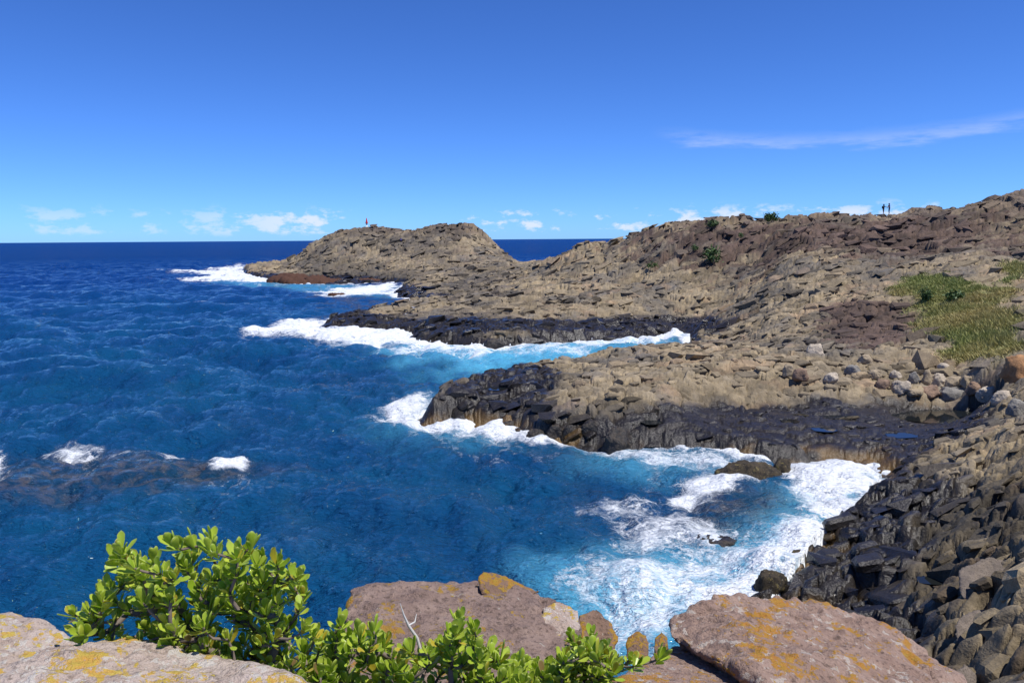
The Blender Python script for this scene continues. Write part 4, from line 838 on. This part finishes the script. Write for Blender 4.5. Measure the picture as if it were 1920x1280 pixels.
def person(name, p, yaw, pose, mats, label, hat):
    """skeleton grown with the Skin modifier; pose: (foot spread, arm angles, lean)"""
    sp, la_, ra_, lean, bend = pose
    J = {'pel': (0, 0, .95), 'sp': (lean*.4, 0, 1.15), 'ch': (lean*.8, 0, 1.36), 'nk': (lean, 0, 1.5), 'hd': (lean*1.1+.02, 0, 1.62), 'ht': (lean*1.1+.01, 0, 1.72)}
    for s_, sg, am in (('l', 1, la_), ('r', -1, ra_)):
        J['hip'+s_] = (0, sg*.10, .92); J['kn'+s_] = (.05+sg*sp*.5, sg*.11, .5); J['an'+s_] = (sg*sp, sg*.12, .08); J['to'+s_] = (sg*sp+.17, sg*.13, .03)
        J['sh'+s_] = (lean*.85, sg*.19, 1.42); ex, ez = am
        J['el'+s_] = (lean*.8+.27*math.sin(ex), sg*.24, 1.42-.27*math.cos(ex)); J['wr'+s_] = (lean*.8+.27*math.sin(ex)+.25*math.sin(ex+ez), sg*.22, 1.42-.27*math.cos(ex)-.25*math.cos(ex+ez)); 
        w0 = Vector(J['wr'+s_]); dr_ = (w0-Vector(J['el'+s_])).normalized(); J['ha'+s_] = tuple(w0+dr_*.09)
    rad = {'pel': .14, 'sp': .125, 'ch': .15, 'nk': .055, 'hd': .095, 'ht': .075}
    for s_ in 'lr': rad.update({'hip'+s_: .095, 'kn'+s_: .062, 'an'+s_: .045, 'to'+s_: .035, 'sh'+s_: .07, 'el'+s_: .045, 'wr'+s_: .033, 'ha'+s_: .035})
    E = [('pel', 'sp'), ('sp', 'ch'), ('ch', 'nk'), ('nk', 'hd'), ('hd', 'ht')] + [e for s_ in 'lr' for e in (('pel', 'hip'+s_), ('hip'+s_, 'kn'+s_), ('kn'+s_, 'an'+s_), ('an'+s_, 'to'+s_), ('ch', 'sh'+s_), ('sh'+s_, 'el'+s_), ('el'+s_, 'wr'+s_), ('wr'+s_, 'ha'+s_))]
    ks = list(J); me = bpy.data.meshes.new('b'); me.from_pydata([J[k] for k in ks], [(ks.index(a), ks.index(b_)) for a, b_ in E], []); o = bpy.data.objects.new('b', me); C.objects.link(o)
    o.modifiers.new('k', 'SKIN'); o.modifiers.new('s', 'SUBSURF').levels = 2
    for i, k in enumerate(ks): v = me.skin_vertices[0].data[i]; v.radius = (rad[k], rad[k]); v.use_root = (k == 'pel')
    m2 = bpy.data.meshes.new_from_object(o.evaluated_get(bpy.context.evaluated_depsgraph_get())); bpy.data.objects.remove(o)
    root = bpy.data.objects.new('person', None); C.objects.link(root); root.location = p; root.rotation_euler = (0, 0, yaw); root.scale = (.92, .92, .92); root['label'] = label; root['category'] = 'person'; root['group'] = 'people on the rocks'
    for mm in mats: m2.materials.append(mm)          # shirt, trousers, bare skin, shoes
    short = mats[1] is M_khaki
    for f in m2.polygons:
        c_ = f.center; f.use_smooth = True; arm = abs(c_.y) > .165 and c_.z > .85
        f.material_index = 3 if c_.z < .09 else (2 if c_.z > 1.5 or (arm and c_.z < 1.24) or (short and c_.z < .52) else (1 if c_.z < .98 and not arm else 0))
    body = obj('body', m2, root)
    hv, hf = lathe([(.001, .13), (.07, .125), (.112, .06), (.118, .0), (.10, -.07), (.06, -.1)], 12); hx = J['hd']
    hr = obj('hair', new_mesh('hair', [(x-.015, y, z) for x, y, z in hv], hf, hat), root, loc=(hx[0], hx[1], hx[2]+.02))
    return root
def ground_top(u, v, near=20):
    p = p2g(u, v, near); return (p[0], p[1], surface(np.array([p[0]]), np.array([p[1]]))[0][0] + .0)
ys = np.linspace(100, 122, 90); hs_ = surface((1650-960)/F*ys, ys)[0]; kk = int(np.argmax((hs_-CAMZ)/ys)); YW = ys[kk]
def crest(u):
    yy_ = np.linspace(YW-3, YW+4, 60); hh_ = surface((u-960)/F*yy_, yy_)[0]; k_ = int(np.argmax((hh_-CAMZ)/yy_)); return ((u-960)/F*yy_[k_], yy_[k_], hh_[k_]+.02)
pa_ = person('walker', crest(1649.5), R(10), (.10, (.1, .9), (.9, .9), .03, 0), [M_black, M_khaki, M_skin, M_black], 'person in dark top and khaki shorts with a backpack on the ridge', M_black)
bv = [(-.22, y, z) for y, z in ((-.13, 1.05), (.13, 1.05), (.14, 1.42), (-.14, 1.42))] + [(-.06, y, z) for y, z in ((-.14, 1.02), (.14, 1.02), (.15, 1.46), (-.15, 1.46))]
obj('backpack', new_mesh('backpack', bv, [(3, 2, 1, 0), (4, 5, 6, 7), (0, 1, 5, 4), (1, 2, 6, 5), (2, 3, 7, 6), (3, 0, 4, 7)], M_black), pa_)
person('walker', crest(1660.5), R(185), (.06, (.5, 1.0), (.2, .6), .06, 0), [M_navy, M_navy, M_skin, M_black], 'person in navy clothes standing right of the backpacker', M_hair)
person('walker', ground_top(752, 455, 190), R(-80), (.14, (.3, 1.2), (.3, 1.2), .10, 0), [M_blue, M_black, M_skin, M_black], 'person in a blue top on the face of the far headland', M_hair)
for k, (u, v, lab) in enumerate(((763, 588, 'white gull standing on the second point, left of its mate'), (777, 586, 'white gull standing on the second point, right of its mate'))):
    p = ground_top(u, v-4, 80); root = bpy.data.objects.new('gull', None); C.objects.link(root); root.location = (p[0], p[1], p[2]+.02); root.rotation_euler = (0, 0, R(160+40*k)); root['label'] = lab; root['category'] = 'gull'; root['group'] = 'gulls'
    V, Fq = lathe([(.001, -.26), (.02, -.24), (.035, -.16), (.085, 0), (.09, .1), (.05, .17), (.045, .2), (.055, .25), (.045, .29), (.012, .31), (.008, .36), (.001, .37)], 10)
    obj('body', new_mesh('body', [(z, y, .2 + x*.9 + max(0, z-.12)*.75) for x, y, z in V], Fq, M_gw), root)
    for s_ in (1, -1):
        obj('wing', new_mesh('wing', [(.12, s_*.085, .24), (.0, s_*.1, .27), (-.3, s_*.04, .21), (-.12, s_*.09, .17), (.1, s_*.07, .25), (-.02, s_*.085, .28), (-.29, s_*.03, .22), (-.12, s_*.075, .18)], [(0, 1, 2, 3), (7, 6, 5, 4), (0, 4, 5, 1), (1, 5, 6, 2), (2, 6, 7, 3), (3, 7, 4, 0)], M_gg), root)
        V, Fq = tube([Vector((0, s_*.035, .14)), Vector((.01, s_*.035, .07)), Vector((0, s_*.035, -.02))], [.012, .008, .008], 5); obj('leg', new_mesh('leg', V, Fq, M_khaki), root)
m, nt_, b = mat('white_water'); q = NT(nt_); q.set(b, Base_Color=q.mix(q.noise(q.n('NewGeometry').outputs['Position'], 5, 4), (.6, .68, .72, 1), (.85, .87, .88, 1)), Roughness=.5); M_fall = m
for k, (u, w_) in enumerate(((786, .5), (806, .3), (836, .25), (884, .45), (905, .25), (955, .28), (1088, .2), (1112, .16), (1130, .2), (1168, .18))):
    g = random.Random(k); Y0 = None; ys = np.linspace(74, 96, 221); xs = (u-960)/F*ys; sv = bil(GS, xs, ys); k0 = int(np.argmax(sv > 0)); yy = ys[max(0, k0-2):k0+5]; xx = xs[max(0, k0-2):k0+5] + np.array([.06*math.sin(i*.9+k)+g.uniform(-.05, .05) for i in range(len(yy))])
    hh_ = np.maximum(surface(xx, yy)[0], -.05); V, Fq = [], []
    for i in range(len(yy)):
        wv = .6*w_*g.uniform(.5, 1.0)*(1 - .6*i/len(yy)); 
        for sx, dz in ((-1, -.02), (-.4, .035), (.4, .035), (1, -.02)): V.append((xx[i]+sx*wv/2, yy[i]-.06, hh_[i]+dz+.02))
    for i in range(len(yy)-1):
        for j in range(3): Fq.append((i*4+j, i*4+j+1, i*4+j+5, i*4+j+4))
    obj('water_trickle', new_mesh('water_trickle', V, Fq, M_fall), None, ['leftmost', 'second', 'third', 'fourth', 'fifth', 'sixth', 'seventh', 'eighth', 'ninth', 'rightmost'][k] + (' from the left of the' if 0 < k < 9 else ' of the') + ' white trickles down the black sea wall', 'waterfall', 'trickles down the black wall')
